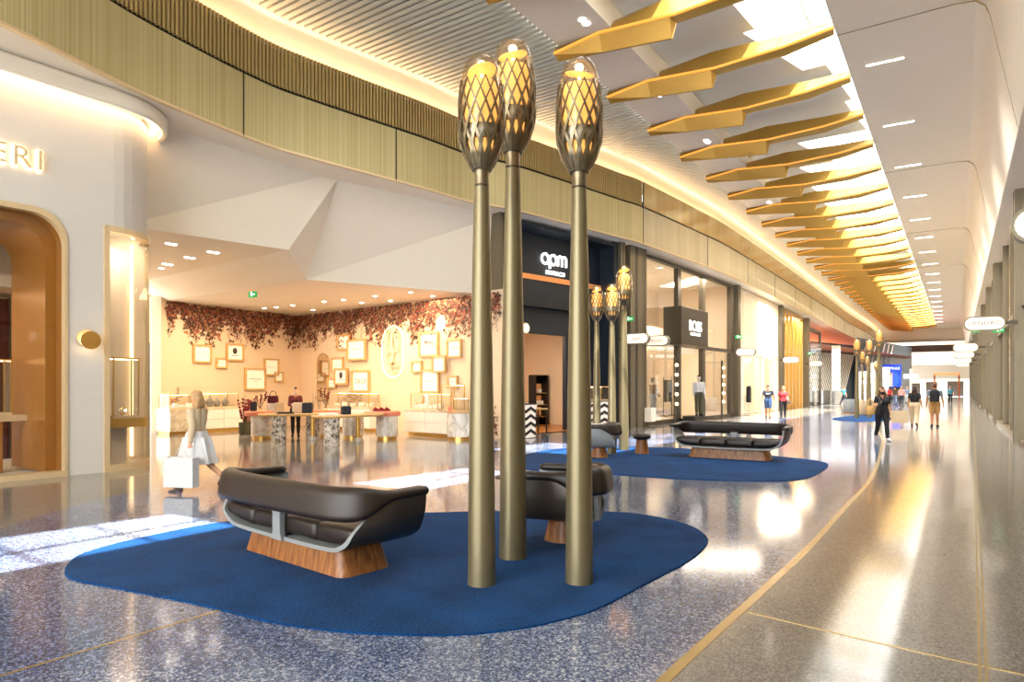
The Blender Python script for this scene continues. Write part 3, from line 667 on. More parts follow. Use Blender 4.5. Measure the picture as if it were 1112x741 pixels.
b = MB(); DA = P(932, 420, 78); DA.z = 0; b.obox(DA, P(990, 420, 97) - DA - Vector((0, 0, EYE)), sn * .2, (0, 0, 7.4)); struct('wall_dark_glazed', b, M['navy'])
dd = (P(990, 420, 97) - P(932, 420, 78)); dd.z = 0; dl_ = dd.length; dd.normalize()
b = MB()
for i in range(7): b.obox(DA - sn * .1 + dd * (.6 + i * 2.0) + Vector((0, 0, 4.0)), dd * .18, -sn * .06, dd * 2.4 + Vector((0, 0, 3.2)))
struct('trim_36', b, M['white'])
b = MB(); p = P(908, 420, 64); b.lathe([(.38, 0), (.38, 5.6)], 20, (p.x, p.y, 0)); struct('trim_37', b, M['white'], smooth=True)
light('side_hall_light', 'AREA', P(915, 420, 66) + Vector((0, 0, 3.6)), 500, (.9, .96, 1), 8, 8, direction=(0, 0, -1))

# ================================================================== RIGHT SHOPFRONTS
RS = 1.35; rcol = [-5, 9.6, 24.0, 37.6, 46.5, 56, 66.5, 77, 88, 99, 110]
for i, t in enumerate(rcol):
    b = MB(); b.obox(W(t - .3, RS, 0), W(.75, 0), W(0, .5), (0, 0, SOF)); b.obox(W(t + .02, RS - .015, 0), W(.1, 0), W(0, .02), (0, 0, SOF), 1); struct('trim_%d' % (60 + i), b, [M['colm'], M['frame']])
b = MB(); fr = MB(); wa = MB()
for i, (a, c) in enumerate(zip(rcol, rcol[1:])):
    b.face([W(a + .45, RS + .25, .1), W(c - .3, RS + .25, .1), W(c - .3, RS + .25, SOF), W(a + .45, RS + .25, SOF)])
    for q in (.33, .66): tq = a + (c - a) * q; fr.obox(W(tq, RS + .15, 0), W(.14, 0), W(0, .2), (0, 0, SOF))
    fr.obox(W(a + .4, RS + .15, 3.9), W(c - a - .6, 0), W(0, .16), (0, 0, .14)); fr.obox(W(a + .4, RS + .1, 0), W(c - a - .6, 0), W(0, .3), (0, 0, .14))
    wa.obox(W(a + .1, RS + .3, 0), W(.1, 0), W(0, 3.5), (0, 0, SOF))
struct('window_9', b, M['glass']); struct('trim_49', fr, M['colm'])
wa.obox(W(-12, 5, 0), W(132, 0), W(0, .2), (0, 0, SOF)); struct('wall_right', wa, M['brasspale'])
for t in (16.5, 30.5, 42, 51, 61): light('right_shop_light', 'AREA', W(t, 3.4, 7.1), 200, WARM2, 2.4, 7, direction=(0, 0, -1)).rotation_euler = (0, 0, -TH)
# ================================================================== CARPETS
def carpet(name, px, label, n=6):
    pl = spline([G(x, y) for x, y in px], n, closed=True); c = sum(pl, Vector()) / len(pl)
    b = MB(); lo = [Vector((p.x - c.x, p.y - c.y, 0)) for p in pl]
    b.loft([[(p.x, p.y, .002) for p in lo], [(p.x, p.y, .012) for p in lo], [(p.x * .997, p.y * .997, .016) for p in lo]], 0, caps=False)
    b.face([(p.x * .997, p.y * .997, .016) for p in lo])
    o = b.build(name, M['carpet']); o.location = (c.x, c.y, 0); return tag(o, label, 'carpet')
carpet('carpet', [(70, 622), (80, 608), (103, 598), (163, 583), (244, 568), (330, 561), (462, 558), (560, 556), (662, 557), (705, 561), (747, 571), (768, 585), (762, 599), (742, 614), (708, 632), (655, 660), (620, 672), (568, 684), (500, 691), (430, 691), (374, 688), (293, 677), (212, 657), (120, 639), (80, 631)],
       'large deep blue carpet with rounded outline under the three tallest near lamps')
carpet('carpet', [(556, 504), (566, 496), (600, 488.5), (645, 486.5), (685, 486.5), (730, 487), (800, 492), (862, 498), (892, 502), (899, 507), (882, 518), (854, 523), (800, 523), (741, 521), (665, 516), (600, 513), (566, 509)],
       'mid-distance blue carpet under the sofa that faces the camera')
carpet('carpet', [(904, 455), (930, 451.5), (968, 449.5), (982, 451), (975, 455), (950, 458), (920, 458)], 'small blue carpet far down the hall under the farthest lamp cluster')

# ================================================================== TALL SEED-POD LAMPS
def make_lamp():
    t = thing('floor_lamp', 'x', 'lamp', group='tall bronze lamps with caged glass heads')
    b = MB(); b.lathe([(.118, .017), (.116, .05), (.108, .9), (.094, 1.8), (.078, 2.6), (.064, 3.2), (.062, 3.30)], 32); b.build('pole', M['pole'], t, smooth=50)
    b = MB(); b.lathe([(.058, 3.30), (.056, 3.315), (.062, 3.316)], 24); b.build('collar', M['frame'], t, smooth=50)
    H = 3.316
    def R(z):
        T = [(0, .06), (.06, .056), (.12, .062), (.17, .095), (.25, .138), (.375, .178), (.5, .187), (.7, .186), (.83, .178), (.9, .165)]
        for (a, ra), (c, rc) in zip(T, T[1:]):
            if a <= z <= c: f = (z - a) / (c - a); f = f * f * (3 - 2 * f) * .5 + f * .5; return ra + (rc - ra) * f
        return T[-1][1]
    b = MB(); N = 14; m = 30; z0, z1 = .12, .84
    for i in range(N):
        for sg in (-1, 1):
            rings = []
            for k in range(m + 1):
                u = k / m; z = z0 + (z1 - z0) * u
                ph = 6 * PI / N * (u ** 1.25); a = 2 * PI * i / N + sg * ph; r = R(z)
                w = .0135 * (1 - u) ** 1.3 + .0046; dpt = .012 * (1 - u) + .005
                ra = Vector((math.cos(a), math.sin(a), 0)); ta = Vector((-math.sin(a), math.cos(a), 0)); c = ra * (r + sg * .0015) + Vector((0, 0, H + z))
                rings.append([c + ta * w + ra * dpt, c - ta * w + ra * dpt, c - ta * w - ra * dpt, c + ta * w - ra * dpt])
            b.loft(rings)
    b.build('lattice_cage', M['lattice'], t, smooth=30)
    b = MB(); b.lathe([(.062, H), (.058, H + .06), (.062, H + .12), (.09, H + .17), (.118, H + .235), (.10, H + .24), (.04, H + .2)], 32); b.build('cup', M['lattice'], t, smooth=50)
    b = MB(); b.lathe([(.150, H + .36), (.160, H + .42), (.163, H + .47), (.155, H + .47), (.142, H + .36)], 26); b.build('inner_liner', M['liner'], t, smooth=50)
    b = MB(); b.lathe([(.02, H + .2), (.085, H + .22), (.105, H + .32), (.135, H + .5), (.142, H + .74), (.125, H + .84), (.03, H + .88)], 28); d = b.build('diffuser', M['amber'], t, smooth=50)
    b = MB(); c = []
    b.loft([[(r * math.cos(a), r * math.sin(a), H + .935 + .28 * r * math.cos(a + .6) + z) for a in [2 * PI * i / 24 for i in range(24)]] for r, z in ((.02, 0), (.118, 0), (.118, .012), (.02, .012))]); b.build('tilted_reflector', M['amber'], t, smooth=50)
    b = MB(); b.ball((0, 0, H + 1.0), .036, 14, 10); b.lathe([(.012, H + .83), (.012, H + .92)], 8); b.build('bulb', M['bulb'], d, smooth=60)
    b = MB(); b.lathe([(.160, H + .42), (.171, H + .55), (.172, H + .72), (.168, H + .85), (.157, H + .93), (.135, H + 1.0), (.10, H + 1.048), (.055, H + 1.076), (.004, H + 1.084)], 36); b.build('glass_dome', M['glassdome'], t, smooth=70)
    return t
lamp = make_lamp()
def center(px, py, r):     # base front row -> centre of the base
    g = G(px, py); k = 1 + r / g.length; return Vector((g.x * k, g.y * k, 0))
near = [(523, 641, 1.0, 'tall bronze lamp on the near blue carpet, left of the three beside the sofa'), (557, 611, 1.13, 'tallest of the three near lamps, standing behind the other two'), (629, 639, 1.0, 'tall bronze lamp on the near blue carpet, right-hand one in front of the armchair')]
for i, (px, py, s, l) in enumerate(near):
    o = lamp if i == 0 else dup(lamp); o['label'] = l; o.location = center(px, py, .118); o.scale = (s,) * 3; o.rotation_euler = (0, 0, i * 1.3)
for px, Y, s, l in ((648, 18.0, 1.0, 'slim lamp by the navy shopfront, leftmost of the three on the middle carpet'), (664.5, 16.1, .945, 'shortest lamp of the three by the navy shopfront, the middle one'), (677.5, 17.1, 1.09, 'tallest lamp of the three by the navy shopfront, beside the shop pier'),
                 (930.5, 34.4, .94, 'far lamp on the small carpet, leftmost of its cluster'), (944, 34.8, .94, 'far lamp on the small carpet, second from the left of its cluster'), (954.5, 36, 1.08, 'tallest far lamp, behind the woman in black'),
                 (936.5, 50, .98, 'distant small lamp showing just left of the second far lamp'), (942, 53, .93, 'distant small lamp showing directly behind the second far lamp'), (951, 66, .95, 'most distant small lamp, just left of the tallest far lamp')):
    o = dup(lamp, l, ((px - CX) * Y / F, Y, 0 if px > 900 else 0), Y * .7, s)

# ================================================================== SOFAS, ARMCHAIRS, STOOL
def make_seat(name, label, cat, L, n, loc, rz, rbase=False, group=None, tablet=False, lea='leather', outer='shell'):
    t = thing(name, label, cat, loc, rz, group); hx = L / 2; q = min(1, hx / .95)
    prof = [(hx, .70), (hx - .004, .60), (hx - .03 * q, .49), (hx - .11 * q, .375), (hx - .26 * q, .292), (hx - .46 * q, .255), (0, .245)]
    half = spline([(x, 0, z) for x, z in prof], 4); P2 = [(p.x, p.z) for p in half] + [(-p.x, p.z) for p in half[::-1][1:]]
    th = .036
    inn = []
    for i, p in enumerate(P2):
        a, c = Vector(P2[max(i - 1, 0)]), Vector(P2[min(i + 1, len(P2) - 1)]); d = (c - a).normalized(); nn = Vector((d.y, -d.x))
        inn.append((p[0] - nn.x * th * -1 if False else p[0] + nn.x * -th * -1, p[1] + nn.y * th)) if False else inn.append((p[0] + (-d.y) * -th, p[1] + d.x * -th))
    ys = [-.40, -.385, -.30, -.15, 0, .15, .28, .35, .365]
    def wrp(x, y, z):
        e = ((y + .02) / .385); k = 1 - (.055 if L > 1.5 else .06) * e * e * min(1, max(0, (z - .25) / .2)); return (x * k, y * (1 - .72 * min(1, max(0, (z - .40) / .30)) ** 1.3) if y > 0 else y, z)
    b = MB()
    O = [[b.pt(wrp(x, y, z)) for x, z in P2] for y in ys]; I = [[b.pt(wrp(x, y, z)) for x, z in inn] for y in ys]
    k = len(P2)
    for r in range(len(ys) - 1):
        for i in range(k - 1):
            b.fi([O[r][i], O[r][i + 1], O[r + 1][i + 1], O[r + 1][i]], 0); b.fi([I[r][i], I[r][i + 1], I[r + 1][i + 1], I[r + 1][i]], 1)
        for i in (0, k - 1): b.fi([O[r][i], O[r + 1][i], I[r + 1][i], I[r][i]], 1)
    for r in (0, len(ys) - 1):
        for i in range(k - 1): b.fi([O[r][i], O[r][i + 1], I[r][i + 1], I[r][i]], 1)
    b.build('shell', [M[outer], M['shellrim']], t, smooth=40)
    # back and arm band
    hp = spline([(hx - .055, -.385, 0), (hx - .045, -.1, 0), (hx - .05, .12, 0), (hx - .13 * max(q, .8), .30, 0), (hx - .36 * max(q, .75), .40, 0), (hx * .3, .43, 0), (0, .435, 0)], 5)
    pathb = hp + [Vector((-p.x, p.y, 0)) for p in hp[::-1][1:]]
    b = MB(); rings = []; kk = len(pathb)
    for i, p in enumerate(pathb):
        d = (pathb[min(i + 1, kk - 1)] - pathb[max(i - 1, 0)]).normalized(); nn = Vector((d.y, -d.x, 0))
        u = min(1, max(0, (p.y + .02) / .36)); u = u * u * (3 - 2 * u)
        w, h, zc = .15 + .0 * u, .075 + .205 * u, .735 - .055 * u
        if i in (0, kk - 1): w *= .55; h *= .55
        rings.append([p + nn * x + Vector((0, 0, zc + y)) + nn * (-(y) * .18 * u) for x, y in rrect(w, h, min(w, h) * .42, 4)])
    b.loft(rings); b.build('back_cushion', M[lea], t, smooth=60)
    # seat cushions
    wt = 2 * (hx - .12 * q - .03); cw = wt / n
    for i in range(n):
        cx = -wt / 2 + cw * (i + .5); a = .006 if n > 1 else .0
        sec = rrect(.72, .17, .055, 4); b = MB(); rings = []
        for x, sh in ((-cw / 2 + a, .90), (-cw / 2 + a + .012, .97), (-cw / 2 + a + .05, 1), (0, 1.0), (cw / 2 - a - .05, 1), (cw / 2 - a - .012, .97), (cw / 2 - a, .90)):
            xx = cx + x; e = max(0, (abs(xx) - (hx - .46 * q)) / (.34 * q)); lift = .085 * min(1, e) ** 1.5
            rings.append([(xx, -.025 + yy * sh, .385 + (zz * sh) * (1 - lift / .17) + lift / 2 + .012 * math.cos(PI * x / cw)) for yy, zz in sec])
        b.loft(rings); b.build('seat_cushion', M[lea], t, smooth=60)
    b = MB(); wv = .065 if L > 1.5 else .05
    b.loft([[(x * s, .37 + y, z) for x, y in ((-wv, -.03), (wv, -.03), (wv, .03), (-wv, .03))] for z, s in ((.25, 1.35), (.32, 1.0), (.48, .95), (.58, 1.3))]); b.build('back_support', M['shellrim'], t, bevel=.008)
    b = MB()
    if rbase: b.lathe([(.205, .016), (.2, .03), (.15, .25)], 28); b.build('pedestal', M['walnut'], t, smooth=50)
    else:
        bw = L * .33
        b.loft([[(x, y, z) for x, y in rrect(2 * bw * s, .52 * s2, .10 * s2, 5)] for z, s, s2 in ((.016, 1.05, 1.06), (.03, 1.045, 1.05), (.25, .96, .90))]); b.build('plinth', M['walnut'], t, smooth=50)
    if tablet:
        b = MB(); b.lathe([(.001, .71), (.15, .712), (.155, .722), (.15, .73), (.001, .73)], 26, (tablet * (hx + .06), -.42, 0)); b.lathe([(.02, .58), (.05, .69), (.09, .712)], 14, (tablet * (hx + .01), -.38, 0)); b.build('side_tablet', M['shell'], t, smooth=50)
    return t
def seat_at(cx, cy, back): return (cx, cy, 0), math.atan2(back[1], back[0]) - PI / 2
loc, rz = seat_at(-1.90, 6.36, (-.645, -.764))
make_seat('sofa', 'long brown leather sofa seen from behind, on the near blue carpet', 'sofa', 2.42, 4, loc, rz)
loc, rz = seat_at(5.0, 15.2, (.53, .85))
make_seat('sofa', 'brown leather sofa facing the camera on the middle blue carpet', 'sofa', 2.6, 4, loc, rz, lea='leather2')
loc, rz = seat_at(.55, 7.1, (.93, -.36))
make_seat('armchair', 'brown leather armchair with side tablet, behind the right near lamp', 'armchair', .88, 1, loc, rz, True, 'pedestal armchairs', tablet=1, lea='leather2')
loc, rz = seat_at(2.03, 15.4, (.92, -.15))
make_seat('armchair', 'leather armchair with shell coloured as sunlit at the feet of the navy shopfront lamps', 'armchair', .88, 1, loc, rz, True, 'pedestal armchairs', outer='shellrim')  # sunlight on this shell is put into its colour by the pale rim material
g = G(697, 494); t = thing('stool', 'small round stool with dark leather cap and wooden foot on middle carpet', 'stool', (g.x * 1.01, g.y * 1.01, 0))
b = MB(); b.lathe([(.175, .016), (.17, .03), (.125, .36)], 24); b.build('pedestal', M['walnut'], t, smooth=50)
b = MB(); b.lathe([(.12, .355), (.19, .37), (.225, .42), (.215, .47), (.16, .50), (.001, .508)], 28); b.build('seat', M['leather2'], t, smooth=60)

# ================================================================== CEILING FINS
def make_fin():
    t = thing('ceiling_fin', 'x', 'ceiling fin', group='folded gold ceiling fins')
    # (s, ridge z, top z, lower z)
    st = [(-8.62, 10.24, 10.43, 10.12), (-7.35, 10.40, 10.58, 9.98), (-5.55, 10.26, 10.74, 9.80), (-5.45, 10.25, 10.74, 10.14), (-3.7, 10.32, 10.66, 10.17), (-2.53, 10.46, 10.66, 10.38)]
    def pt(s, y, z): return (s, y, z)            # local x across the hall, local y along it
    up = MB(); up.loft([[pt(s, -.13, r), pt(s, .02, u), pt(s, .09, u), pt(s, .06, r)] for s, r, u, l in st]); up.build('upper_panel', M['fin'], t)
    lo = MB(); lo.loft([[pt(s, -.05, r - .035), pt(s, .10, l), pt(s, .16, l), pt(s, .07, r - .035)] for s, r, u, l in st]); lo.build('lower_panel', M['fin'], t)
    ri = MB(); ri.loft([[pt(s, -.128, r), pt(s, -.05, r), pt(s, -.05, r - .034), pt(s, -.112, r - .034)] for s, r, u, l in st]); ri.build('light_line', M['finledge'], t)
    t.rotation_euler = (0, 0, -TH); return t
fin = make_fin()
ords = ['nearest', 'second', 'third', 'fourth', 'fifth', 'sixth', 'seventh', 'eighth', 'ninth', 'tenth', 'eleventh', 'twelfth', 'thirteenth', 'fourteenth', 'fifteenth', 'sixteenth', 'seventeenth', 'eighteenth', 'nineteenth', 'twentieth', 'twenty-first', 'twenty-second', 'twenty-third', 'twenty-fourth', 'twenty-fifth', 'twenty-sixth', 'twenty-seventh', 'twenty-eighth', 'twenty-ninth', 'thirtieth', 'thirty-first', 'thirty-second', 'thirty-third']
for i in range(-2, NF):
    t = fin_t(i); o = fin if i == -2 else dup(fin)
    o.location = W(t, 0, 0)
    if i < 0: o['label'] = ('folded gold ceiling fin hanging nearest overhead, before the lamp heads' if i == -2 else 'folded gold ceiling fin overhead just before the lamp heads')
    else: o['label'] = 'folded gold ceiling fin, %s one counted from the near end of the skylight view' % ords[i]

# long ceiling lights of the bulkhead
b = MB(); b.lathe([(.06, -.004), (.055, .004)], 4)
def make_linear():
    t = thing('ceiling_light', 'x', 'ceiling light', group='slim ceiling lights along the bulkhead')
    b = MB(); b.obox((-.46, -.045, -.006), (.92, 0, 0), (0, .09, 0), (0, 0, .012)); b.build('trim_frame', M['white'], t)
    b = MB(); b.obox((-.44, -.035, -.012), (.88, 0, 0), (0, .07, 0), (0, 0, .012)); b.build('diffuser', M['led'], t)
    la = bpy.data.lights.new('strip_lamp', 'AREA'); la.shape = 'RECTANGLE'; la.size = .86; la.size_y = .07; la.energy = 260; la.spread = math.radians(105); la.color = (1, .96, .91); lo_ = bpy.data.objects.new('strip_lamp', la); C.objects.link(lo_); lo_.parent = t; lo_.location = (0, 0, -.02)
    t.rotation_euler = (0, 0, -TH + .05); return t
ll = None
for i in range(18):
    t = 20.4 + 5.06 * i
    o = ll = make_linear() if ll is None else dup(ll)
    o.location = W(t, -1.63 if i < 9 else -1.63 - .05 * (i - 8), 10.394)
    o['label'] = 'slim strip light in the plain ceiling, %s from the near end' % ords[i]
# paired spotlights in the plain strip
dn = None
for i, t in enumerate((14.15, 18.9, 23.5, 28.2, 32.9, 37.6)):
    for ds in (-.1, .1):
        if dn is None:
            b = MB(); b.lathe([(.001, 0), (.07, 0), (.09, .004), (.09, -.004), (.07, -.006), (.001, -.006)], 16, caps=False); dn = o = b.build('ceiling_spotlight', M['led'])
        else: o = dn.copy(); C.objects.link(o)
        o.location = W(t + ds, -7.42, 10.393)
        tag(o, '%s recessed spotlight of the %s pair by the gold fins' % ('near' if ds < 0 else 'far', ords[i]), 'ceiling light', 'paired spotlights beside the gold fins')

# ================================================================== HANGING BLADE SIGNS
def blade(label, loc, word, arm=1, wdt=1.0):
    t = thing('shop_sign', label, 'sign', loc, -TH, 'lit pill-shaped shop signs')
    def pill(w, h, n=10):
        r = h / 2; return [(w / 2 - r + r * math.cos(a), r * math.sin(a)) for a in [-PI / 2 + PI * i / n for i in range(n + 1)]] + [(-w / 2 + r + r * math.cos(a), r * math.sin(a)) for a in [PI / 2 + PI * i / n for i in range(n + 1)]]
    b = MB(); o = pill(wdt, .42); i = pill(wdt - .07, .35)
    def L3(p, y): return [(x, y, z) for x, z in p]
    b.loft([L3(i, -.10), L3(o, -.10), L3(o, .10), L3(i, .10), L3(i, -.10)], caps=False); b.build('sign_frame', M['colm'], t)
    b = MB(); b.loft([L3(i, -.085), L3(i, .085)]); lf = b.build('lit_face', M['sign'], t)
    b = MB(); b.box(arm * (wdt / 2 + .12), 0, 0, .3, .06, .1); b.build('bracket', M['frame'], t)
    if word: text(word, .17, 'lettering', M['ink'], lf, (0, -.088, 0), (PI / 2, 0, 0), .002, spacing=1.25)
    return t
def bs(px, py, label, word, z=3.47, arm=-1, Y=None):
    p = PZ(px, py, z) if Y is None else P(px, py, Y); return blade(label, p, word, arm)
bs(692, 368, 'lit pill sign reading apm beside the navy shopfront', 'apm', Y=25.0)
bs(714, 370.3, 'lit pill sign reading BOSS at the first menswear window', 'BOSS', Y=26.3)
bs(810, 382.5, 'lit pill sign in front of the white slatted shopfront', '', Y=34.5)
bs(859, 391, 'lit pill sign in front of the gold shopfront', '', Y=43)
bs(886, 395, 'small lit pill sign at the glazed corner past the gold shopfront', '', Y=53)
rl = [(1157, 241, 7.45, 'pill sign with added glow at the right edge, nearest of the right-hand row', ''), (1069, 351.5, 19.2, 'lit pill sign reading SANDRO on the right-hand pier', 'SANDRO'), (1048.5, 377.6, 30.8, 'lit pill sign next beyond the SANDRO sign', 'MONTCLAIR'),  # nearest sign has a plain beige face; its glow is added
      (1047, 385.6, 38, 'lit pill sign, third from the near end of the right-hand row', ''), (1046, 391.5, 46, 'lit pill sign, fourth from the near end of the right-hand row', ''), (1045, 396, 54.5, 'lit pill sign, farthest and lowest in view of the right-hand row', '')]
for px, py, Y, l, w_ in rl: bs(px, py, l, '' if w_ == 'MONTCLAIR' else w_, arm=1, Y=Y)
# green exit signs
def exit_sign(px, py, Y, label, w=.34):
    t = thing('exit_sign', label, 'sign', P(px, py, Y), -TH, 'small green exit signs')
    b = MB(); b.box(0, 0, 0, w, .05, w * .5); b.build('sign_box', M['green'], t)
    b = MB(); b.box(-.03, -.03, 0, w * .12, .01, w * .3); b.box(w * .22, -.03, 0, w * .3, .01, w * .07); b.ball((-.03, -.03, w * .19), w * .05, 6, 4); b.build('running_figure', M['letter'], t)
for a in ((683.5, 346.5, 25.4, 'green exit sign on the pier beside the navy shopfront'), (802, 366, 34.8, 'green exit sign on the pier before the white slatted shopfront'), (274.5, 320, 19.4, 'green exit sign hanging under the corner shop ceiling'),
          (1059.5, 359, 31, 'green exit sign under the SANDRO sign, left one'), (1084.5, 358.5, 24, 'green exit sign under the SANDRO sign, right one'), (879.5, 384, 50, 'green exit sign far off by the glazed corner')): exit_sign(*a)
# ================================================================== CORNER BOUTIQUE
dL = (KW - LW).normalized(); nL = Vector((dL.y, -dL.x, 0)); dB = (RW - KW).normalized(); nB = Vector((dB.y, -dB.x, 0))
def ang(d): return math.atan2(d.y, d.x)
# painted leaves on the walls: one uncountable mass per wall
def leaves(name, label, A, d, n, L, zones, seed):
    rnd = random.Random(seed); me_v = []; me_f = []; cols = []
    pal = [lin(c) for c in ('#3a1d14', '#5b2a1c', '#64301f', '#8f4228', '#46331f', '#7a2a24', '#a8583c', '#a07a58', '#2c1a18', '#6a4a34', '#c08a68', '#553020', '#8c6a4a')]
    def leaf(x, z, ln, w, a, off, col):
        ca, sa = math.cos(a), math.sin(a); k = len(me_v)
        for u, v, o in ((0, 0, 0), (.45, .5, .012), (1, 0, .02), (.45, -.5, .012)):
            dx = u * ln * ca - v * w * sa; dz = u * ln * sa + v * w * ca
            p = A + d * (x + dx) + n * (off + o); me_v.append((p.x, p.y, min(z + dz, 4.68))); cols.append(col)
        me_f.append((k, k + 1, k + 2, k + 3))
    for kind, x0, x1, num in zones:
        if kind == 'top':
            for i in range(num):
                x = rnd.uniform(x0, x1); dep = .85 + .32 * math.sin(x * 2.9 + seed) + .25 * math.sin(x * 7.1) + .1 * math.sin(x * 17)
                z = 4.68 - abs(rnd.gauss(0, .55)) * dep
                if z < 3.2: continue
                leaf(x, z, rnd.uniform(.08, .2), rnd.uniform(.045, .085), rnd.choice((-PI / 2, -PI / 2 + .9, -PI / 2 - .9)) + rnd.uniform(-.5, .5), rnd.uniform(.004, .05), rnd.choice(pal))
            for i in range(int((x1 - x0) * 2.2)):     # hanging tendrils
                x = rnd.uniform(x0, x1); z = 3.9; ln = rnd.uniform(.2, .75)
                for q in range(int(ln / .055)):
                    leaf(x + .03 * math.sin(q), z - q * .055, .07, .035, -PI / 2 + (.7 if q % 2 else -.7), .008, pal[q % 2 * 8 if i % 3 == 0 else (i + q // 4) % len(pal)])
        else:                                          # flowers rising from the floor
            for i in range(num):
                x = rnd.uniform(x0, x1); h = abs(rnd.gauss(0, .5)) * kind
                if h > kind * 1.15: continue
                leaf(x, .04 + h, rnd.uniform(.06, .15), rnd.uniform(.04, .07), rnd.uniform(.2, 2.9), rnd.uniform(.004, .06), rnd.choice(pal[2:8] + pal[10:11]))
            for i in range(5):
                x = x0 + (x1 - x0) * rnd.random(); hh = kind * rnd.uniform(.9, 1.5)
                for q in range(int(hh / .06)): leaf(x, .05 + q * .06, .06, .03, PI / 2 + (.8 if q % 2 else -.8), .008, pal[8 if q % 3 else 4])
    me = bpy.data.meshes.new(name); me.from_pydata(me_v, [], me_f); at = me.color_attributes.new('tint', 'FLOAT_COLOR', 'POINT')
    at.data.foreach_set('color', [c for q in cols for c in q]); me.materials.append(M['leaf'])
    o = bpy.data.objects.new(name, me); C.objects.link(o); tag(o, label, 'foliage', kind='stuff'); return o
LL = (KW - LW).length; LB = (RW - KW).length
leaves('hanging_foliage', 'dense reddish hanging leaves along the top of the left boutique wall', LW, dL, nL, LL, [('top', .25, LL, 3800), (1.1, .3, .75, 210), (1.0, 3.2, 3.7, 160)], 3)
leaves('hanging_foliage', 'dense reddish hanging leaves along the top of the back boutique wall', KW, dB, nB, LB, [('top', 0, LB - .25, 5600), (1.25, 3.35, 4.35, 420), (1.0, 10.5, 11.2, 260), (1.0, 1.0, 1.6, 60)], 5)
# framed brand boards
frames = [('L', 209, 375, 229, 394, 'square framed white board highest at the left end of boutique wall', '-'), ('L', 234, 389, 246, 400, 'smallest framed white board between the two high ones, left boutique wall', '-'),
          ('L', 245, 374, 264, 392, 'framed board with a small dark emblem, upper left boutique wall', 'o'), ('L', 265, 400, 288, 424, 'largest framed board on the left boutique wall with one line of grey lettering', '='),
          ('L', 286, 390, 302, 408, 'framed white board above the right corner of the largest left-wall board', '-'), ('L', 297, 404, 307, 415, 'little framed board next to the wall corner, behind the salesperson', '-'),
          ('B', 367.5, 363, 381, 381, 'narrow framed board tucked under leaves, upper left of back wall', '-'), ('B', 378, 368, 398, 392, 'tall framed board with script lettering, left of the glowing oval logo', '~'),
          ('B', 361, 388, 374, 405, 'framed white board below the narrow one, just right of arched mirror', '-'), ('B', 364, 400, 378, 418, 'framed board with a dark round emblem beside the DILLA board', 'o'),
          ('B', 357, 411, 366, 422, 'tiny framed board touching the arched mirror, low on back wall', '-'), ('B', 383, 402, 402, 426, 'framed board reading DILLA on the back boutique wall', 'DILLA'),
          ('B', 456, 360, 477, 388, 'framed board reading Atelier PAULIN right of the oval logo', 'P'), ('B', 486, 368, 502, 389, 'framed board with a script word, highest at the right end of back wall', '~'),
          ('B', 470, 386, 485, 405, 'framed board overlapping the lower right of the Atelier PAULIN board', '-'), ('B', 448, 392, 459, 405, 'little framed board below left of the Atelier PAULIN board', '-'),
          ('B', 458, 401, 478, 427, 'tall framed board lowest in the cluster right of the oval logo', '='), ('B', 487, 408, 498, 422, 'little framed board above the right glass case, at the wall end', '-')]
for i, (w, x0, y0, x1, y1, lab, tx) in enumerate(frames):
    A, d, n = (LW, dL, nL) if w == 'L' else (KW, dB, nB)
    off = .01 if i not in (9, 14, 7) else .09
    p0 = on_plane(x0, y1, A + n * off, d); p1 = on_plane(x1, y0, A + n * off, d); c = (p0 + p1) / 2; wd_ = (p1 - p0).dot(d); h = abs(p1.z - p0.z)
    t = thing('framed_sign', lab, 'framed sign', c, ang(d), 'oak-framed boards on the boutique walls')
    fw = .05 + .02 * min(wd_, 1); dp = .085
    b = MB(); R_ = lambda w_, h_, y: [(sx * w_ / 2, y, sz * h_ / 2) for sx, sz in ((-1, -1), (1, -1), (1, 1), (-1, 1))]
    b.loft([R_(wd_, h, 0), R_(wd_, h, -dp), R_(wd_ - fw * 2, h - fw * 2, -dp), R_(wd_ - fw * 2, h - fw * 2, -.02)], caps=False); b.face(R_(wd_, h, 0)); b.build('frame', M['oak'], t)
    b = MB(); b.box(0, -.026, 0, wd_ - fw * 1.9, .012, h - fw * 1.9); cd = b.build('card', M['paper'], t)
    if tx in ('DILLA',): text(tx, .26 * wd_, 'lettering', M['inkgrey'], cd, (0, -.036, 0), (PI / 2, 0, 0), .002)
    elif tx == 'P':
        text('Atelier', .24 * wd_, 'lettering', M['inkgrey'], cd, (.03, -.036, .08 * h), (PI / 2, 0, 0), .002, shear=.3); text('PAULIN', .22 * wd_, 'lettering', M['inkgrey'], cd, (0, -.036, -.10 * h), (PI / 2, 0, 0), .002)
    else:
        b = MB()
        if tx == 'o': b.ball((0, -.036, .08 * h), .13 * wd_, 10, 6, sc=(1, .06, 1.25)); b.box(0, -.036, -.2 * h, wd_ * .35, .004, .02)
        elif tx == '~':
            b.tube([(wd_ * (-.3 + .06 * k), -.036, .02 + .05 * math.sin(k * 2.2)) for k in range(11)], .008, 5)
        else:
            for k in range(7 if tx == '=' else 5): b.box(wd_ * (-.26 + .52 * k / (6 if tx == '=' else 4)), -.036, 0, wd_ * .05, .004, .035 if tx == '=' else .02)
            if tx == '=': b.box(0, -.036, -.1, wd_ * .2, .004, .012)
        b.build('lettering', M['inkgrey'] if tx != 'o' else M['ink'], cd)
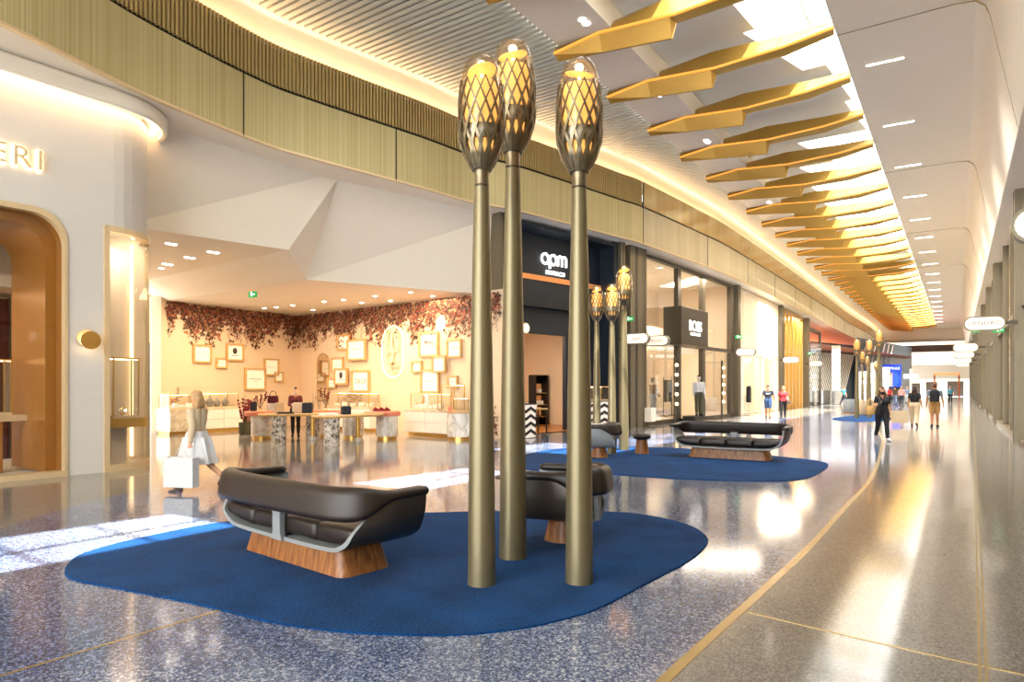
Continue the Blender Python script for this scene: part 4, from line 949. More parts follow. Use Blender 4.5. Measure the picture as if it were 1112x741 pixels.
# arched mirror
p0 = on_plane(345, 435, KW + nB * .01, dB); p1 = on_plane(357.5, 384, KW + nB * .01, dB); w_ = (p1 - p0).dot(dB); h = p1.z - p0.z
t = thing('mirror', 'tall arched mirror with thin gold rim on the back boutique wall', 'mirror', ((p0.x + p1.x) / 2, (p0.y + p1.y) / 2, p0.z), ang(dB))
ar = [(-w_ / 2, 0), (w_ / 2, 0)] + [(w_ / 2 * math.cos(a), h - w_ / 2 + w_ / 2 * math.sin(a)) for a in [PI * i / 14 for i in range(15)]]
b = MB(); b.loft([[(x, y, z) for x, z in ar] for y in (0, -.03)]); b.build('mirror_glass', M['mirror'], t)
b = MB(); b.tube([(x, -.03, z) for x, z in ar], .02, 6, closed=True); b.build('rim', M['brass'], t)
# glowing oval logo with entwined letter strokes
p = on_plane(426.5, 382.5, KW + nB * .05, dB); q0 = on_plane(415, 411, KW, dB); q1 = on_plane(438, 354, KW, dB); w_ = (q1 - q0).dot(dB); h = q1.z - q0.z
t = thing('logo_sign', 'glowing gold oval outline logo with entwined letters on the back wall', 'sign', p, ang(dB))
r = w_ / 2
ov = [(r * math.cos(a), 0, (h / 2 - r) + r * math.sin(a)) for a in [PI * i / 12 for i in range(13)]] + [(r * math.cos(a), 0, -(h / 2 - r) + r * math.sin(a)) for a in [PI + PI * i / 12 for i in range(13)]]
b = MB(); b.tube(ov, .026, 6, closed=True); b.build('oval_outline', M['logoled'], t)
b = MB(); u = w_ / 100
def arcp(cx, cz, rr, a0, a1, k=14): return [(u * (cx + rr * math.cos(math.radians(a0 + (a1 - a0) * i / k))), 0, u * (cz + rr * math.sin(math.radians(a0 + (a1 - a0) * i / k)))) for i in range(k + 1)]
b.tube([(u * -24, 0, u * 5)] + [(u * -24, 0, u * 55)], .02, 6); b.tube(arcp(-12, 50, 12, 180, 0) + [(0, 0, u * 5)], .02, 6)
b.tube([(0, 0, u * 60)] + arcp(14, 12, 14, 180, 360), .02, 6); b.tube([(u * 28, 0, u * 12), (u * 28, 0, u * 60)], .02, 6)
b.tube(arcp(-12, -18, 17, 0, 360), .02, 6); b.tube([(u * 5, 0, u * -34), (u * 5, 0, u * 20)], .02, 6)
b.tube([(u * -8, 0, u * -48)] + arcp(9, -48, 17, 0, 310), .02, 6); b.build('letter_strokes', M['brasspale'], t)

# cabinets and glass cases
def cabinet(A, d, n, px0, px1, off, depth, h, label, split=.45):
    A2 = A + n * off; l0, l1 = frac(px0, A2, d), frac(px1, A2, d); L = l1 - l0; p = A2 + d * l0
    t = thing('display_cabinet', label, 'cabinet', (p.x, p.y, 0), ang(d))        # local x along the wall, local +y into the wall
    b = MB(); b.box(L / 2, depth / 2 + .05, .06, L - .1, depth - .1, .12); b.build('plinth', M['brass'], t)
    b = MB(); b.box(L / 2, depth / 2, .47, L, depth, .70); b.build('body', M['drawer'], t)
    b = MB(); b.box(L / 2, depth / 2, h - .04, L + .04, depth + .04, .08); b.build('top', M['marble2'], t)
    if split > 0:
        b = MB(); b.box(L * split / 2, -.02, .46, L * split, .06, .72); b.build('marble_front', M['marble2'], t)
    k = 2
    for r_ in range(2):
        for c_ in range(k):
            x0 = L * max(split, 0) + (L * (1 - max(split, 0))) * c_ / k; w_ = L * (1 - max(split, 0)) / k
            b = MB(); b.box(x0 + w_ / 2, -.012, .30 + r_ * .34, w_ - .015, .03, .325); b.build('drawer', M['drawer'], t)
    return t, L
def case(loc, rz, L, D, H, label):
    t = thing('glass_case', label, 'display case', loc, rz); b = MB(); b.box(0, 0, .025, L, D, .05); b.build('base', M['brasspale'], t)
    b = MB()
    for x in (-1, 1):
        for y in (-1, 1): b.box(x * (L / 2 - .012), y * (D / 2 - .012), H / 2 + .05, .022, .022, H)
        b.box(x * (L / 2 - .012), 0, H + .05, .022, D, .022)
    for y in (-1, 1): b.box(0, y * (D / 2 - .012), H + .05, L, .022, .022)
    b.build('frame', M['brass'], t)
    b = MB(); b.box(0, 0, H / 2 + .05, L - .03, D - .03, H - .01); b.build('glass_panes', M['glass'], t)
    b = MB(); b.box(0, D / 2 - .04, H + .03, L - .08, .03, .015); b.build('light_strip', M['ledwarm'], t)
    return t
cab, Lc = cabinet(LW, dL, nL, 184, 263, .95, .8, .86, 'low marble and white drawer cabinet against the left boutique wall')
pc = Vector(cab.location); nrm = -nL
case(pc + dL * Lc * .21 + nrm * .4 + Vector((0, 0, .86)), ang(dL), Lc * .40, .7, .46, 'glass display case at the left end of the left-wall cabinet')
case(pc + dL * Lc * .70 + nrm * .4 + Vector((0, 0, .86)), ang(dL), Lc * .52, .7, .5, 'glass display case at the right end of the left-wall cabinet')
bust = None
for i, f in enumerate((.50, .60, .70, .82)):
    if bust is None:
        b = MB(); b.loft([[(x * s, y * s2, z) for x, y in rrect(.26, .12, .05, 3)] for z, s, s2 in ((0, .5, .9), (.05, .75, 1), (.16, 1.0, 1), (.22, .8, .9), (.26, .35, .7), (.34, .28, .6), (.36, .2, .5))])
        bust = o = b.build('jewellery_bust', M['grey'], smooth=60)
    else: o = bust.copy(); C.objects.link(o)
    o.location = pc + dL * Lc * f + nrm * .3 + Vector((0, 0, .915)); o.rotation_euler = (0, 0, ang(dL)); o.scale = (1, 1, (1, 1.15, .9, 1)[i])
    tag(o, ('grey jewellery bust leftmost in the right glass case by left wall', 'tallest grey jewellery bust in the right glass case by left wall', 'short grey jewellery bust third along the case by left wall', 'grey jewellery bust at the right end of the case by left wall')[i], 'jewellery bust', 'grey busts in the left case')
cab2, Lc2 = cabinet(KW, dB, nB, 440, 486, .95, .8, .86, 'low white drawer cabinet with marble top against the back wall', 0)
pc2 = Vector(cab2.location); nr2 = -nB
case(pc2 + dB * Lc2 * .40 + nr2 * .4 + Vector((0, 0, .86)), ang(dB), Lc2 * .66, .6, .5, 'bright glass display case on the back-wall cabinet right of the flowers')
case(pc2 + dB * Lc2 * .90 + nr2 * .45 + Vector((0, 0, .86)), ang(dB), .6, .5, .8, 'taller glass case at the right end of the back-wall cabinet')
def stand(loc, rz, label, h=.12, m='paper', col=None):
    t = thing('jewellery_stand', label, 'jewellery stand', loc, rz); b = MB(); b.box(0, 0, h / 2, .16, .14, h); b.build('block', M['paper'], t, bevel=.008)
    b = MB(); b.tube([(.045 * math.cos(a), -.02, h + .045 + .045 * math.sin(a)) for a in [2 * PI * i / 12 for i in range(12)]], .008, 5, closed=True); b.build('ring', M['brass'], t)
for i, f in enumerate((.12, .23, .34, .45, .56, .67)): stand(pc2 + dB * Lc2 * f + nr2 * .35 + Vector((0, 0, .915)), ang(dB), '%s white jewellery block from the left in the back-wall case' % ords[max(i, 1) if i else 0].replace('nearest', 'first'), .1 + .04 * (i % 3))
for i, f in enumerate((.06, .15, .24, .33)): stand(pc + dL * Lc * f + nrm * .35 + Vector((0, 0, .915)), ang(dL), '%s white jewellery block from the left in the left-wall case' % ('first', 'second', 'third', 'fourth')[i], .1 + .05 * (i % 2))
# low case along the back wall, left of the flowers
cab3, Lc3 = cabinet(KW, dB, nB, 352, 402, .75, .6, .86, 'low cabinet below the DILLA board on the back wall', 0)
pc3 = Vector(cab3.location)
case(pc3 + dB * Lc3 * .5 + nr2 * .3 + Vector((0, 0, .86)), ang(dB), Lc3 * .9, .5, .5, 'long glass case on the cabinet below the DILLA board')
for i, f in enumerate((.15, .32, .5, .68, .85)): stand(pc3 + dB * Lc3 * f + nr2 * .3 + Vector((0, 0, .915)), ang(dB), '%s jewellery block from the left in the case below the DILLA board' % ('first', 'second', 'third', 'fourth', 'fifth')[i], .1 + .04 * (i % 2))
def drum(loc, r, h, label, name='marble_drum', top=None, cat='display plinth'):
    t = thing(name, label, cat, loc); b = MB(); b.lathe([(r * .95, 0), (r * .95, .1)], 32); b.build('plinth', M['brass'], t, smooth=50)
    b = MB(); b.lathe([(r, .1), (r, h - .04)], 36); b.build('body', M['marble'], t, smooth=50)
    b = MB(); b.lathe([(r * 1.02, h - .04), (r * 1.02, h)], 36); b.build('top', M[top or 'oak'], t, smooth=50); return t
q = G(499, 478.5); drum((q.x, q.y + .4, 0), .42, .86, 'round marble plinth at the right end of boutique beside the near lamp')
case((q.x + .05, q.y + .4, .86), .3, .5, .4, .38, 'small glass case on the round marble plinth at the right')
b = MB(); b.loft([[(x * s, y * s, z) for x, y in rrect(.22, .12, .03)] for z, s in ((0, .9), (.14, 1), (.16, .8))]); o = b.build('clutch_bag', M['coral'], smooth=40); o.location = (q.x - .25, q.y + .38, .86) ; tag(o, 'little coral clutch bag on the right marble plinth', 'bag'); o.location = (q.x - .33, q.y + .33, .86); o.scale = (.55, .6, 1)
# island tables
def island(label, a, c, hgt=.82, wid=1.05, legs=(), drums=(), posts=(), pads=()):
    a, c = Vector(a + (0,)), Vector(c + (0,)); d = (c - a).normalized(); L = (c - a).length; t = thing('island_table', label, 'table', ((a.x + c.x) / 2, (a.y + c.y) / 2, 0), ang(d))
    b = MB(); b.loft([[(x * s, y * s, z) for x, y in rrect(L, wid, wid / 2 - .01, 8)] for z, s in ((hgt - .07, .985), (hgt - .055, 1), (hgt - .012, 1), (hgt, .985))]); b.build('tabletop', M['oak'], t, smooth=50)
    def loc(p): v = Vector((p[0], p[1], 0)) - Vector(t.location); return v.dot(d), v.dot(Vector((-d.y, d.x, 0)))
    for p in legs: x, y = loc(p); b = MB(); b.lathe([(.22, 0), (.22, hgt - .07)], 24, (x, y, 0)); b.build('terrazzo_leg', M['terrleg'], t, smooth=50)
    for p in posts:
        x, y = loc(p); b = MB(); b.lathe([(.065, .12), (.065, hgt - .07)], 18, (x, y, 0)); b.build('brass_post', M['brass'], t, smooth=50); b = MB(); b.lathe([(.11, 0), (.11, .12)], 18, (x, y, 0)); b.build('marble_foot', M['marble'], t, smooth=50)
    for p in drums:
        x, y = loc(p); b = MB(); b.lathe([(.30, .0), (.30, .09)], 30, (x, y, 0)); b.build('drum_plinth', M['brass'], t, smooth=50); b = MB(); b.lathe([(.34, .09), (.34, hgt - .1)], 30, (x, y, 0)); b.build('marble_drum', M['marble'], t, smooth=50)
    for p, pw, pd in pads:
        x, y = loc(p); b = MB(); b.loft([[(x + u * s, y + v * s, z) for u, v in rrect(pw, pd, pd * .45, 6)] for z, s in ((hgt - .1, .96), (hgt - .05, 1), (hgt + .02, 1), (hgt + .05, .95))]); b.build('coral_pad', M['coral'], t, smooth=50)
    return t
island('round-ended oak island table with coral pads in front of the salesperson', (-7.75, 20.2), (-5.6, 20.9), legs=((-7.05, 20.05), (-6.3, 21.0)), posts=((-6.15, 20.45),), drums=((-7.95, 21.1), (-6.35, 22.1)), pads=(((-7.95, 21.0), 1.0, .7), ((-6.2, 22.0), 1.1, .6)))
island('oak island table with dark till and coral pad, right of the salesperson', (-5.55, 18.7), (-4.15, 20.7), legs=((-5.1, 18.75),), posts=((-4.62, 19.9),), drums=((-3.95, 20.95), (-5.1, 21.3)), pads=(((-4.1, 20.95), 1.25, .8),))
# things on the tables
def at(px, py, Y): p = P(px, py, Y); return p
def boxthing(name, label, cat, loc, sx, sy, sz, m, rz=0, lid=None, group=None):
    t = thing(name, label, cat, loc, rz, group); b = MB(); b.box(0, 0, sz / 2, sx, sy, sz); b.build('body', M[m], t, bevel=.012)
    b = MB(); b.box(0, 0, sz + .012, sx * .9, sy * .9, .025); b.build(lid or 'lid', M[m], t, bevel=.005); return t
TZ = .822
boxthing('till_printer', 'dark till printer on the right oak island table', 'till', (-4.95, 19.75, TZ), .26, .26, .22, 'c_navy', .5)
boxthing('card_tray', 'flat white tray on the left end of the right oak table', 'tray', (-5.25, 19.0, TZ), .5, .3, .05, 'paper', .9)
boxthing('gift_box', 'pale box left of the salesperson on the island table', 'box', (-7.25, 20.75, TZ), .26, .22, .30, 'c_beige', .2)
boxthing('gift_box', 'wide pale box directly in front of the salesperson', 'box', (-6.75, 20.95, TZ), .34, .22, .30, 'cream', .1)
boxthing('gift_box', 'dark grey box in front of the salesperson, right-hand one', 'box', (-6.4, 20.75, TZ), .30, .22, .30, 'c_navy', .1)
boxthing('card_tray', 'dark flat tray at the front edge of the left island table', 'tray', (-6.9, 20.2, TZ), .5, .2, .03, 'c_navy', .3)
def handbag(name, label, loc, rz, w, h, dpt, m, hh=.16):
    t = thing(name, label, 'bag', loc, rz); b = MB(); b.loft([[(x * s, y * s2, z) for x, y in rrect(w, dpt, dpt * .4, 4)] for z, s, s2 in ((0, .92, 1), (h * .3, 1, 1.05), (h * .8, .92, .7), (h, .86, .45))]); b.build('body', M[m], t, smooth=50)
    b = MB(); b.tube([(w * .3 * math.cos(a), 0, h - .01 + hh * math.sin(a)) for a in [PI * i / 12 for i in range(13)]], .012, 6); b.build('handle', M[m], t, smooth=True); return t
handbag('handbag', 'burgundy handbag with round handle on the left island table', (-7.55, 20.95, 1.12), .3, .34, .24, .14, 'c_burg')
boxthing('display_riser', 'small marble riser under the burgundy handbag', 'riser', (-7.55, 20.95, TZ), .36, .2, .28, 'marble', .3)
t = thing('tablet_stand', 'dark tablet leaning upright at the left end of the island table', 'tablet', (-8.15, 20.9, .87), .3)
b = MB(); b.obox((-.1, 0, 0), (.2, 0, 0), (0, .02, 0), (0.0, .1, .3)); b.build('tablet', M['blackm'], t); b = MB(); b.box(0, .08, .05, .1, .14, .1); b.build('rest', M['blackm'], t)
shoe = None
for i, (x, y) in enumerate(((-4.25, 20.85), (-4.1, 20.95), (-3.95, 21.05))):
    b = MB(); b.loft([[(px_, s * w_ * .5, z * hgt) for s, z in ((-1, 0), (1, 0), (.8, .8), (0, 1), (-.8, .8))] for px_, w_, hgt in ((-.12, .05, .06), (-.06, .08, .14), (.02, .09, .1), (.1, .08, .05), (.13, .04, .03))])
    o = b.build('leather_case', M['c_darkred'], smooth=50); o.location = (x, y, .872); o.rotation_euler = (0, 0, i * .5)
    tag(o, ('dark red leather display piece, left of three on the coral pad', 'dark red leather display piece, middle of three on the coral pad', 'dark red leather display piece, right of three on the coral pad')[i], 'display piece', 'dark red pieces on the coral pad')
def vase(loc, label, seed, n=9, h=.45):
    t = thing('flower_vase', label, 'vase', loc); rnd = random.Random(seed)
    b = MB(); b.lathe([(.05, 0), (.07, .05), (.06, .14), (.04, .18), (.045, .2), (.035, .2), (.03, .15)], 16); b.build('vase', M['glassdome' if seed % 2 else 'c_olive'], t, smooth=50)
    b = MB()
    for i in range(n):
        a = rnd.uniform(0, 6.28); r_ = rnd.uniform(.05, .24); tip = Vector((r_ * math.cos(a), r_ * math.sin(a), .2 + h * rnd.uniform(.5, 1)))
        b.tube([(0, 0, .14), tip * .6 + Vector((0, 0, .05)), tip], .005, 4)
        for k in range(3): b.ball(tip * (1 - .12 * k) + Vector((rnd.uniform(-.03, .03), rnd.uniform(-.03, .03), 0)), .028, 6, 4, 1)
    b.build('dried_stems', [M['c_brown'], M['c_darkred']], t)
vase((-7.85, 20.65, TZ), 'vase of dried stems between the tablet and the burgundy handbag', 1)
vase((-5.85, 20.85, TZ), 'vase of tall red stems at the right end of the left island table', 3, 7, .6)
q = G(262, 473); t = thing('floor_pot', 'dark pot with dried red stems on the floor at the end of left cabinet', 'potted plant', (q.x, q.y + .3, 0))
b = MB(); b.lathe([(.16, 0), (.19, .05), (.2, .42), (.17, .42), (.16, .36)], 20); b.build('pot', M['c_olive'], t, smooth=50)
b = MB(); rnd = random.Random(4)
for i in range(16):
    a = rnd.uniform(0, 6.28); r_ = rnd.uniform(.05, .3); tip = Vector((r_ * math.cos(a), r_ * math.sin(a), .45 + rnd.uniform(.3, .8))); b.tube([(0, 0, .3), tip], .007, 4)
    for k in range(4): b.ball(tip * (1 - .1 * k), .045, 6, 4, 1)
b.build('stems', [M['c_brown'], M['c_darkred']], t)

# ================================================================== SHOP WITH THE ARCH
def ol(px, py, o): return on_plane(px, py, PA + wn * o, wdv)
c = ol(95.5, 370, .04); t = thing('wall_lamp', 'round brass wall lamp on the pale stone wall', 'lamp', c, ang(wdv))
def disc(mb, r, y0, y1, x=0, z=0, n=30, mat=0): mb.loft([[(x + r * math.cos(a), y, z + r * math.sin(a)) for a in [2 * PI * i / n for i in range(n)]] for y in (y0, y1)], mat)
b = MB(); disc(b, .17, -.14, -.11); disc(b, .02, -.16, -.14, n=12); b.build('front_disc', M['brass'], t, smooth=40)
b = MB(); disc(b, .16, -.03, .03, -.03, .05); b.build('back_disc', M['brasspale'], t, smooth=40); b = MB(); disc(b, .12, -.09, -.04); b.build('light_ring', M['ledwarm'], t, smooth=40)
b = MB(); disc(b, .03, -.12, -.02, n=10); b.build('stem', M['brass'], t)
p = ol(47.5, 177, .05); t = thing('wall_sign', 'backlit gold ERI lettering high on the pale stone wall', 'sign', p, ang(wdv))
o = text('ERI', .50, 'lettering', M['brasspale'], t, (0, -.01, 0), (PI / 2, 0, 0), .03, 'RIGHT', spacing=1.25)
o = text('ERI', .50, 'backlight', M['ledwarm'], t, (0, .03, 0), (PI / 2, 0, 0), .006, 'RIGHT', offset=.012, spacing=1.25)
def unit(name, label, px0, px1, o, y0, y1, dep, m, cat='cabinet', door=True):
    a, c = ol(px0, y1, o), ol(px1, y0, o); L = (c - a).dot(wdv); z1 = c.z; z0 = .02
    t = thing(name, label, cat, (a.x, a.y, z0), ang(wdv)); b = MB(); b.box(L / 2, dep / 2, (z1 - z0) / 2, L, dep, z1 - z0); b.build('body', M[m], t, bevel=.01)
    k = max(1, round(L / .8))
    if door:
        for i in range(k): b = MB(); b.box(L * (i + .5) / k, -.012, (z1 - z0) / 2, L / k - .02, .024, z1 - z0 - .1); b.build('door', M[m], t)
    return t
unit('tall_cabinet', 'tall burgundy lacquer cabinet at the left edge inside the arch shop', -40, 9.3, -4.2, 325, 500, .4, 'burg')
unit('cladding_panel', 'taupe tall panel between the two burgundy cabinets', 9.6, 21.3, -4.2, 325, 500, .3, 'c_brown', 'panel')
u_ = unit('tall_cabinet', 'tall burgundy cabinet with lit niche beside the golden arch reveal', 21.6, 37, -4.2, 317, 503, .4, 'burg', door=False)
a_ = ol(25, 443, -4.215); c_ = ol(36, 401, -4.215); b = MB(); b.box(0, 0, 0, (c_ - a_).dot(wdv), .04, c_.z - a_.z); o = b.build('lit_niche', M['sign'], u_); o.matrix_parent_inverse = Matrix(); o.location = Matrix.Rotation(-ang(wdv), 4, 'Z') @ ((a_ + c_) / 2 - Vector(u_.location))
a_ = ol(-60, 458, -1.2); c_ = ol(50, 458, -1.2); L_ = (c_ - a_).dot(wdv)
t = thing('display_table', 'pale gold display table inside the arch shop window', 'table', (a_.x, a_.y, .02), ang(wdv))
b = MB(); b.box(L_ / 2, .35, a_.z, L_, .7, .12); b.build('tabletop', M['brasspale'], t, bevel=.01)
b = MB(); b.box(L_ * .3, .35, a_.z / 2 - .03, L_ * .52, .6, a_.z - .06); b.build('base', M['goldwood'], t, bevel=.01)
pv = ol(-8, 452, -1.5); case((pv.x, pv.y, a_.z + .08), ang(wdv), .5, .4, 1.0, 'tall glass case of jewellery on the table in the arch shop')
unit('cladding_panel', 'pale gold framed doorway panel above the burgundy cabinet', 23, 33, -4.9, 275, 400, .06, 'brasspale', 'panel')
# showcase contents
pq = Vector(wp(dS + .45, 0, -.35)); t = thing('display_shelf', 'curved gold shelf inside the corner glass showcase', 'shelf', (pq.x, pq.y, 0), ang(wdv)); zsh = 1.02
b = MB(); b.loft([[(x, y, z) for x, y in rrect(.9, .5, .2, 5)] for z in (zsh - .18, zsh)]); b.build('shelf_board', M['brass'], t, smooth=40); b = MB(); b.box(0, .2, (zsh - .18) / 2 + .065, .3, .1, zsh - .31); b.build('support', M['cream'], t)
case((pq.x, pq.y, zsh), ang(wdv), .5, .34, 1.15, 'glass jewellery box standing on the curved shelf of the showcase')
t = thing('bracelet', 'gold bracelet standing inside the showcase jewellery box', 'jewellery', (pq.x, pq.y, zsh + .05), ang(wdv) + .4)
b = MB(); b.tube([(.07 * math.cos(a), 0, .085 + .07 * math.sin(a)) for a in [2 * PI * i / 16 for i in range(16)]], .012, 6, closed=True); b.build('band', M['brass'], t, smooth=True); b = MB(); b.ball((.07, 0, .1), .022, 8, 6); b.build('clasp_glint', M['led'], t)  # sparkle of the bracelet is an added glow, using the LED material
for k, (dd_, oo) in enumerate(((.25, -.3), (.55, -.35), (.8, -.55))):
    b = MB(); b.lathe([(.001, 0), (.07, 0), (.085, .01), (.085, -.012), (.001, -.012)], 14, caps=False); o = b.build('ceiling_spotlight', M['led']); q = Vector(wp(dS + dd_, 0, oo)); o.location = (q.x, q.y, zs1 - .012)
    tag(o, '%s spotlight in the ceiling of the corner glass showcase' % ('left', 'middle', 'right')[k], 'ceiling light')
for k, dd_ in enumerate((1.75, 1.05)):
    b = MB(); b.lathe([(.001, 0), (.08, 0), (.095, .01), (.095, -.012), (.001, -.012)], 14, caps=False); o = b.build('ceiling_spotlight', M['led']); q = Vector(wp(dO - dd_, 0, -1.0)); o.location = (q.x, q.y, .08 + (inn2[9][1] - .08) - .03)
    tag(o, '%s spotlight in the golden arch ceiling of the left shop' % ('left', 'right')[k], 'ceiling light')

A, d, n = AN, dN, nN
# ================================================================== NAVY SHOP: sign and fittings
p = on_plane(600, 286, Af - n * .0, d)
t = thing('wall_sign', 'white glowing apm MONACO lettering on the navy shopfront', 'sign', p, ang(d))
wA = (on_plane(613, 286, Af, d) - on_plane(587.5, 286, Af, d)).dot(d); u = wA / 100
def AR(cx, cz, rr, a0, a1, k=12): return [(u * (cx + rr * math.cos(math.radians(a0 + (a1 - a0) * i / k))), -.06, u * (cz + rr * math.sin(math.radians(a0 + (a1 - a0) * i / k)))) for i in range(k + 1)]
b = MB(); rr = u * 3.6
b.tube(AR(-36, 8, 14, 0, 360, 20), rr, 6); b.tube([(u * -22, -.06, u * 8), (u * -22, -.06, u * -7)], rr, 6)
b.tube(AR(-2, 8, 14, 0, 360, 20), rr, 6); b.tube([(u * -16, -.06, u * 8), (u * -16, -.06, u * -18)], rr, 6)
b.tube([(u * 18, -.06, u * -7)] + AR(27, 13, 9, 180, 0) + [(u * 36, -.06, u * -7)], rr, 6); b.tube(AR(45, 13, 9, 180, 0) + [(u * 54, -.06, u * -7)], rr, 6)
b.build('lettering', M['letter'], t, smooth=True)
text('MONACO', u * 17, 'small_lettering', M['letter'], t, (u * 8, -.06, u * -30), (PI / 2, 0, 0), .01, spacing=1.1, offset=.004)
def chevron(px, Y, label, h=1.05, w=.9):
    p = P(px, 420, Y); t = thing('display_counter', label, 'counter', (p.x, p.y, .02), ang(d)); b = MB(); b.box(0, .25, h / 2, w, .5, h); b.build('body', M['paper'], t)
    b = MB(); k = 4
    for i in range(k):
        z = .06 + i * (h - .1) / k; hz = (h - .1) / k * .5
        for c in range(2):
            x0 = -w / 2 + c * w / 2; m_ = w / 4
            for s in (0, 1):
                xa = x0 + s * m_; za, zb_ = (z, z + hz) if s == 0 else (z + hz, z)
                b.loft([[(xa, y, za), (xa + m_, y, zb_), (xa + m_, y, zb_ + hz * .9), (xa, y, za + hz * .9)] for y in (-.004, .0)])
    b.build('chevron_inlay', M['blackm'], t); b = MB(); b.box(0, .25, h + .015, w + .03, .53, .03); b.build('top', M['blackm'], t); return p
chevron(571, 21.0, 'black and white chevron counter at the left of the navy shop entrance')
p = chevron(650, 23.0, 'black and white chevron counter behind the slim lamps', 1.1, 1.3)
case((p.x, p.y + .28, 1.15), ang(d), .9, .4, .45, 'glass case on the chevron counter behind the slim lamps')
pi_ = on_plane(588.5, 466, A + n * 3.6, d); t = thing('shelf_unit', 'black shelf unit with lit shelves inside the navy shop', 'shelf', (pi_.x, pi_.y, .02), ang(d)); hh = 2.1
b = MB(); b.box(0, .4, hh / 2, .75, .06, hh); b.box(-.36, .2, hh / 2, .05, .4, hh); b.box(.36, .2, hh / 2, .05, .4, hh); b.box(0, .2, hh, .75, .4, .05); b.build('carcass', M['blackm'], t)
for z in (.35, .85, 1.35):
    b = MB(); b.box(0, .2, z, .68, .38, .03); b.build('shelf', M['oak'], t); b = MB(); b.box(0, .36, z + .22, .64, .02, .36); b.build('lit_back', M['copper'], t)
for i, (x, z) in enumerate(((-.15, .865), (.12, .865), (0, 1.365))): boxthing('jewellery_box', ('white box at left on the middle black shelf', 'white box at right on the middle black shelf', 'white box on the upper black shelf')[i], 'box', Vector((pi_.x, pi_.y, z + .02)) + d * x + n * .15, .16, .12, .14, 'paper', ang(d))
pt_ = P(579, 440, 22.8); t = thing('display_table', 'small oak display table just inside the navy shop entrance', 'table', (pt_.x, pt_.y, .02), ang(d))
b = MB(); b.box(0, 0, .86, 1.0, .5, .05); b.build('tabletop', M['oak'], t)
for x in (-.45, .45):
    for y in (-.2, .2): b = MB(); b.box(x, y, .42, .04, .04, .84); b.build('leg', M['blackm'], t)
boxthing('jewellery_box', 'white box on the small oak table in the navy shop', 'box', (pt_.x, pt_.y, .906), .22, .16, .12, 'paper', ang(d))
pf = on_plane(571.5, 405, A + n * 6.42, d); t = thing('picture_frame', 'black framed picture on the pink wall of the navy shop', 'picture', pf, ang(d))
b = MB(); b.box(0, 0, 0, .8, .04, 1.0); b.build('frame', M['blackm'], t); b = MB(); b.box(0, -.025, 0, .7, .02, .9); b.build('print', M['paper'], t); b = MB(); b.ball((.05, -.035, -.1), .2, 10, 6, sc=(1, .05, 1.3)); b.build('figure_print', M['c_burg'], t)
pf = P(571, 356.5, 22.6); t = thing('round_lamp', 'round white lamp in a bronze drum high in the navy shop entrance', 'lamp', pf, ang(d)); b = MB(); disc(b, .19, 0, .2, n=24); disc(b, .05, .2, .35); b.build('drum', M['brass'], t, smooth=40); b = MB(); disc(b, .165, -.015, 0, n=24); b.build('lens', M['sign'], t)
b = MB(); b.box(0, .3, 0, .04, .04, .04)
pp = on_plane(612, 447, A + n * 3.6, d); t = thing('display_counter', 'black counter with lit glass top deep in the navy shop', 'counter', (pp.x, pp.y, .02), ang(d)); b = MB(); b.box(0, .2, .47, 1.6, .5, .94); b.build('body', M['blackm'], t); b = MB(); b.box(0, .2, .955, 1.5, .45, .03); b.build('lit_top', M['sign'], t)
boxthing('gift_box', 'pink box on the black counter deep in the navy shop', 'box', (pp.x, pp.y + .15, .99), .3, .2, .4, 'c_pink', ang(d))

# ================================================================== MENSWEAR: box sign, bulbs, fittings
f0 = on_plane(740, 353, A2 - n2 * .85, d2); f1 = on_plane(769, 353, A2 - n2 * .85, d2); Ls = (f1 - f0).dot(d2); zc = f0.z
zt = on_plane(740, 332, A2 - n2 * .85, d2).z; zb2 = on_plane(740, 373.5, A2 - n2 * .85, d2).z
t = thing('box_sign', 'large dark projecting box sign reading BOSS', 'sign', (f0.x, f0.y, (zt + zb2) / 2), ang(d2))
b = MB(); b.box(Ls / 2, .42, 0, Ls, .84, zt - zb2); b.build('box', M['frame'], t, bevel=.02)
text('BOSS', (zt - zb2) * .40, 'lettering', M['letter'], t, (Ls / 2, -.01, .02), (PI / 2, 0, 0), .01, sx=1.0, offset=.006)
text('HUGO BOSS', (zt - zb2) * .11, 'small_lettering', M['letter'], t, (Ls / 2, -.01, -(zt - zb2) * .2), (PI / 2, 0, 0), .01, offset=.004, spacing=1.2)
def bulbs(px, Y, label, k=5, z0=.9, dz=.42):
    p = P(px, 420, Y); t = thing('bulb_strip', label, 'lamp', (p.x, p.y, 0), ang(d2)); b = MB(); b.box(0, .05, z0 + dz * (k - 1) / 2 - .3, .16, .05, dz * k + z0); 
    b.build('backing', M['frame'], t)
    for i in range(k): b = MB(); b.ball((0, -.04, z0 + dz * i), .07, 12, 8); b.build('bulb', M['bulb'], t, smooth=True)
bulbs(734, 28.6, 'row of round bulbs on the dark mullion of the first menswear window')
bulbs(785, 33.0, 'row of round bulbs behind the last menswear window')
pr = on_plane(725, 440, A2 + n2 * 1.3, d2); t = thing('clothes_rail', 'black clothes rail with hanging garments in the menswear window', 'clothes rail', (pr.x, pr.y, .2), ang(d2))
b = MB(); b.tube([(-.5, 0, 0), (-.5, 0, 1.9), (.5, 0, 1.9), (.5, 0, 0)], .025, 6); b.tube([(-.5, -.2, .02), (-.5, .2, .02)], .03, 6); b.tube([(.5, -.2, .02), (.5, .2, .02)], .03, 6); b.build('rail', M['blackm'], t)
for i, c_ in enumerate(('c_black', 'c_olive', 'c_navy')):
    b = MB(); b.loft([[(x * s - .3 + .3 * i, y, z) for x, y in rrect(.26, .12, .04, 3)] for z, s in ((.7, 1.0), (1.2, .95), (1.55, .9), (1.7, .5), (1.78, .2))]); b.build('garment', M[c_], t, smooth=50)
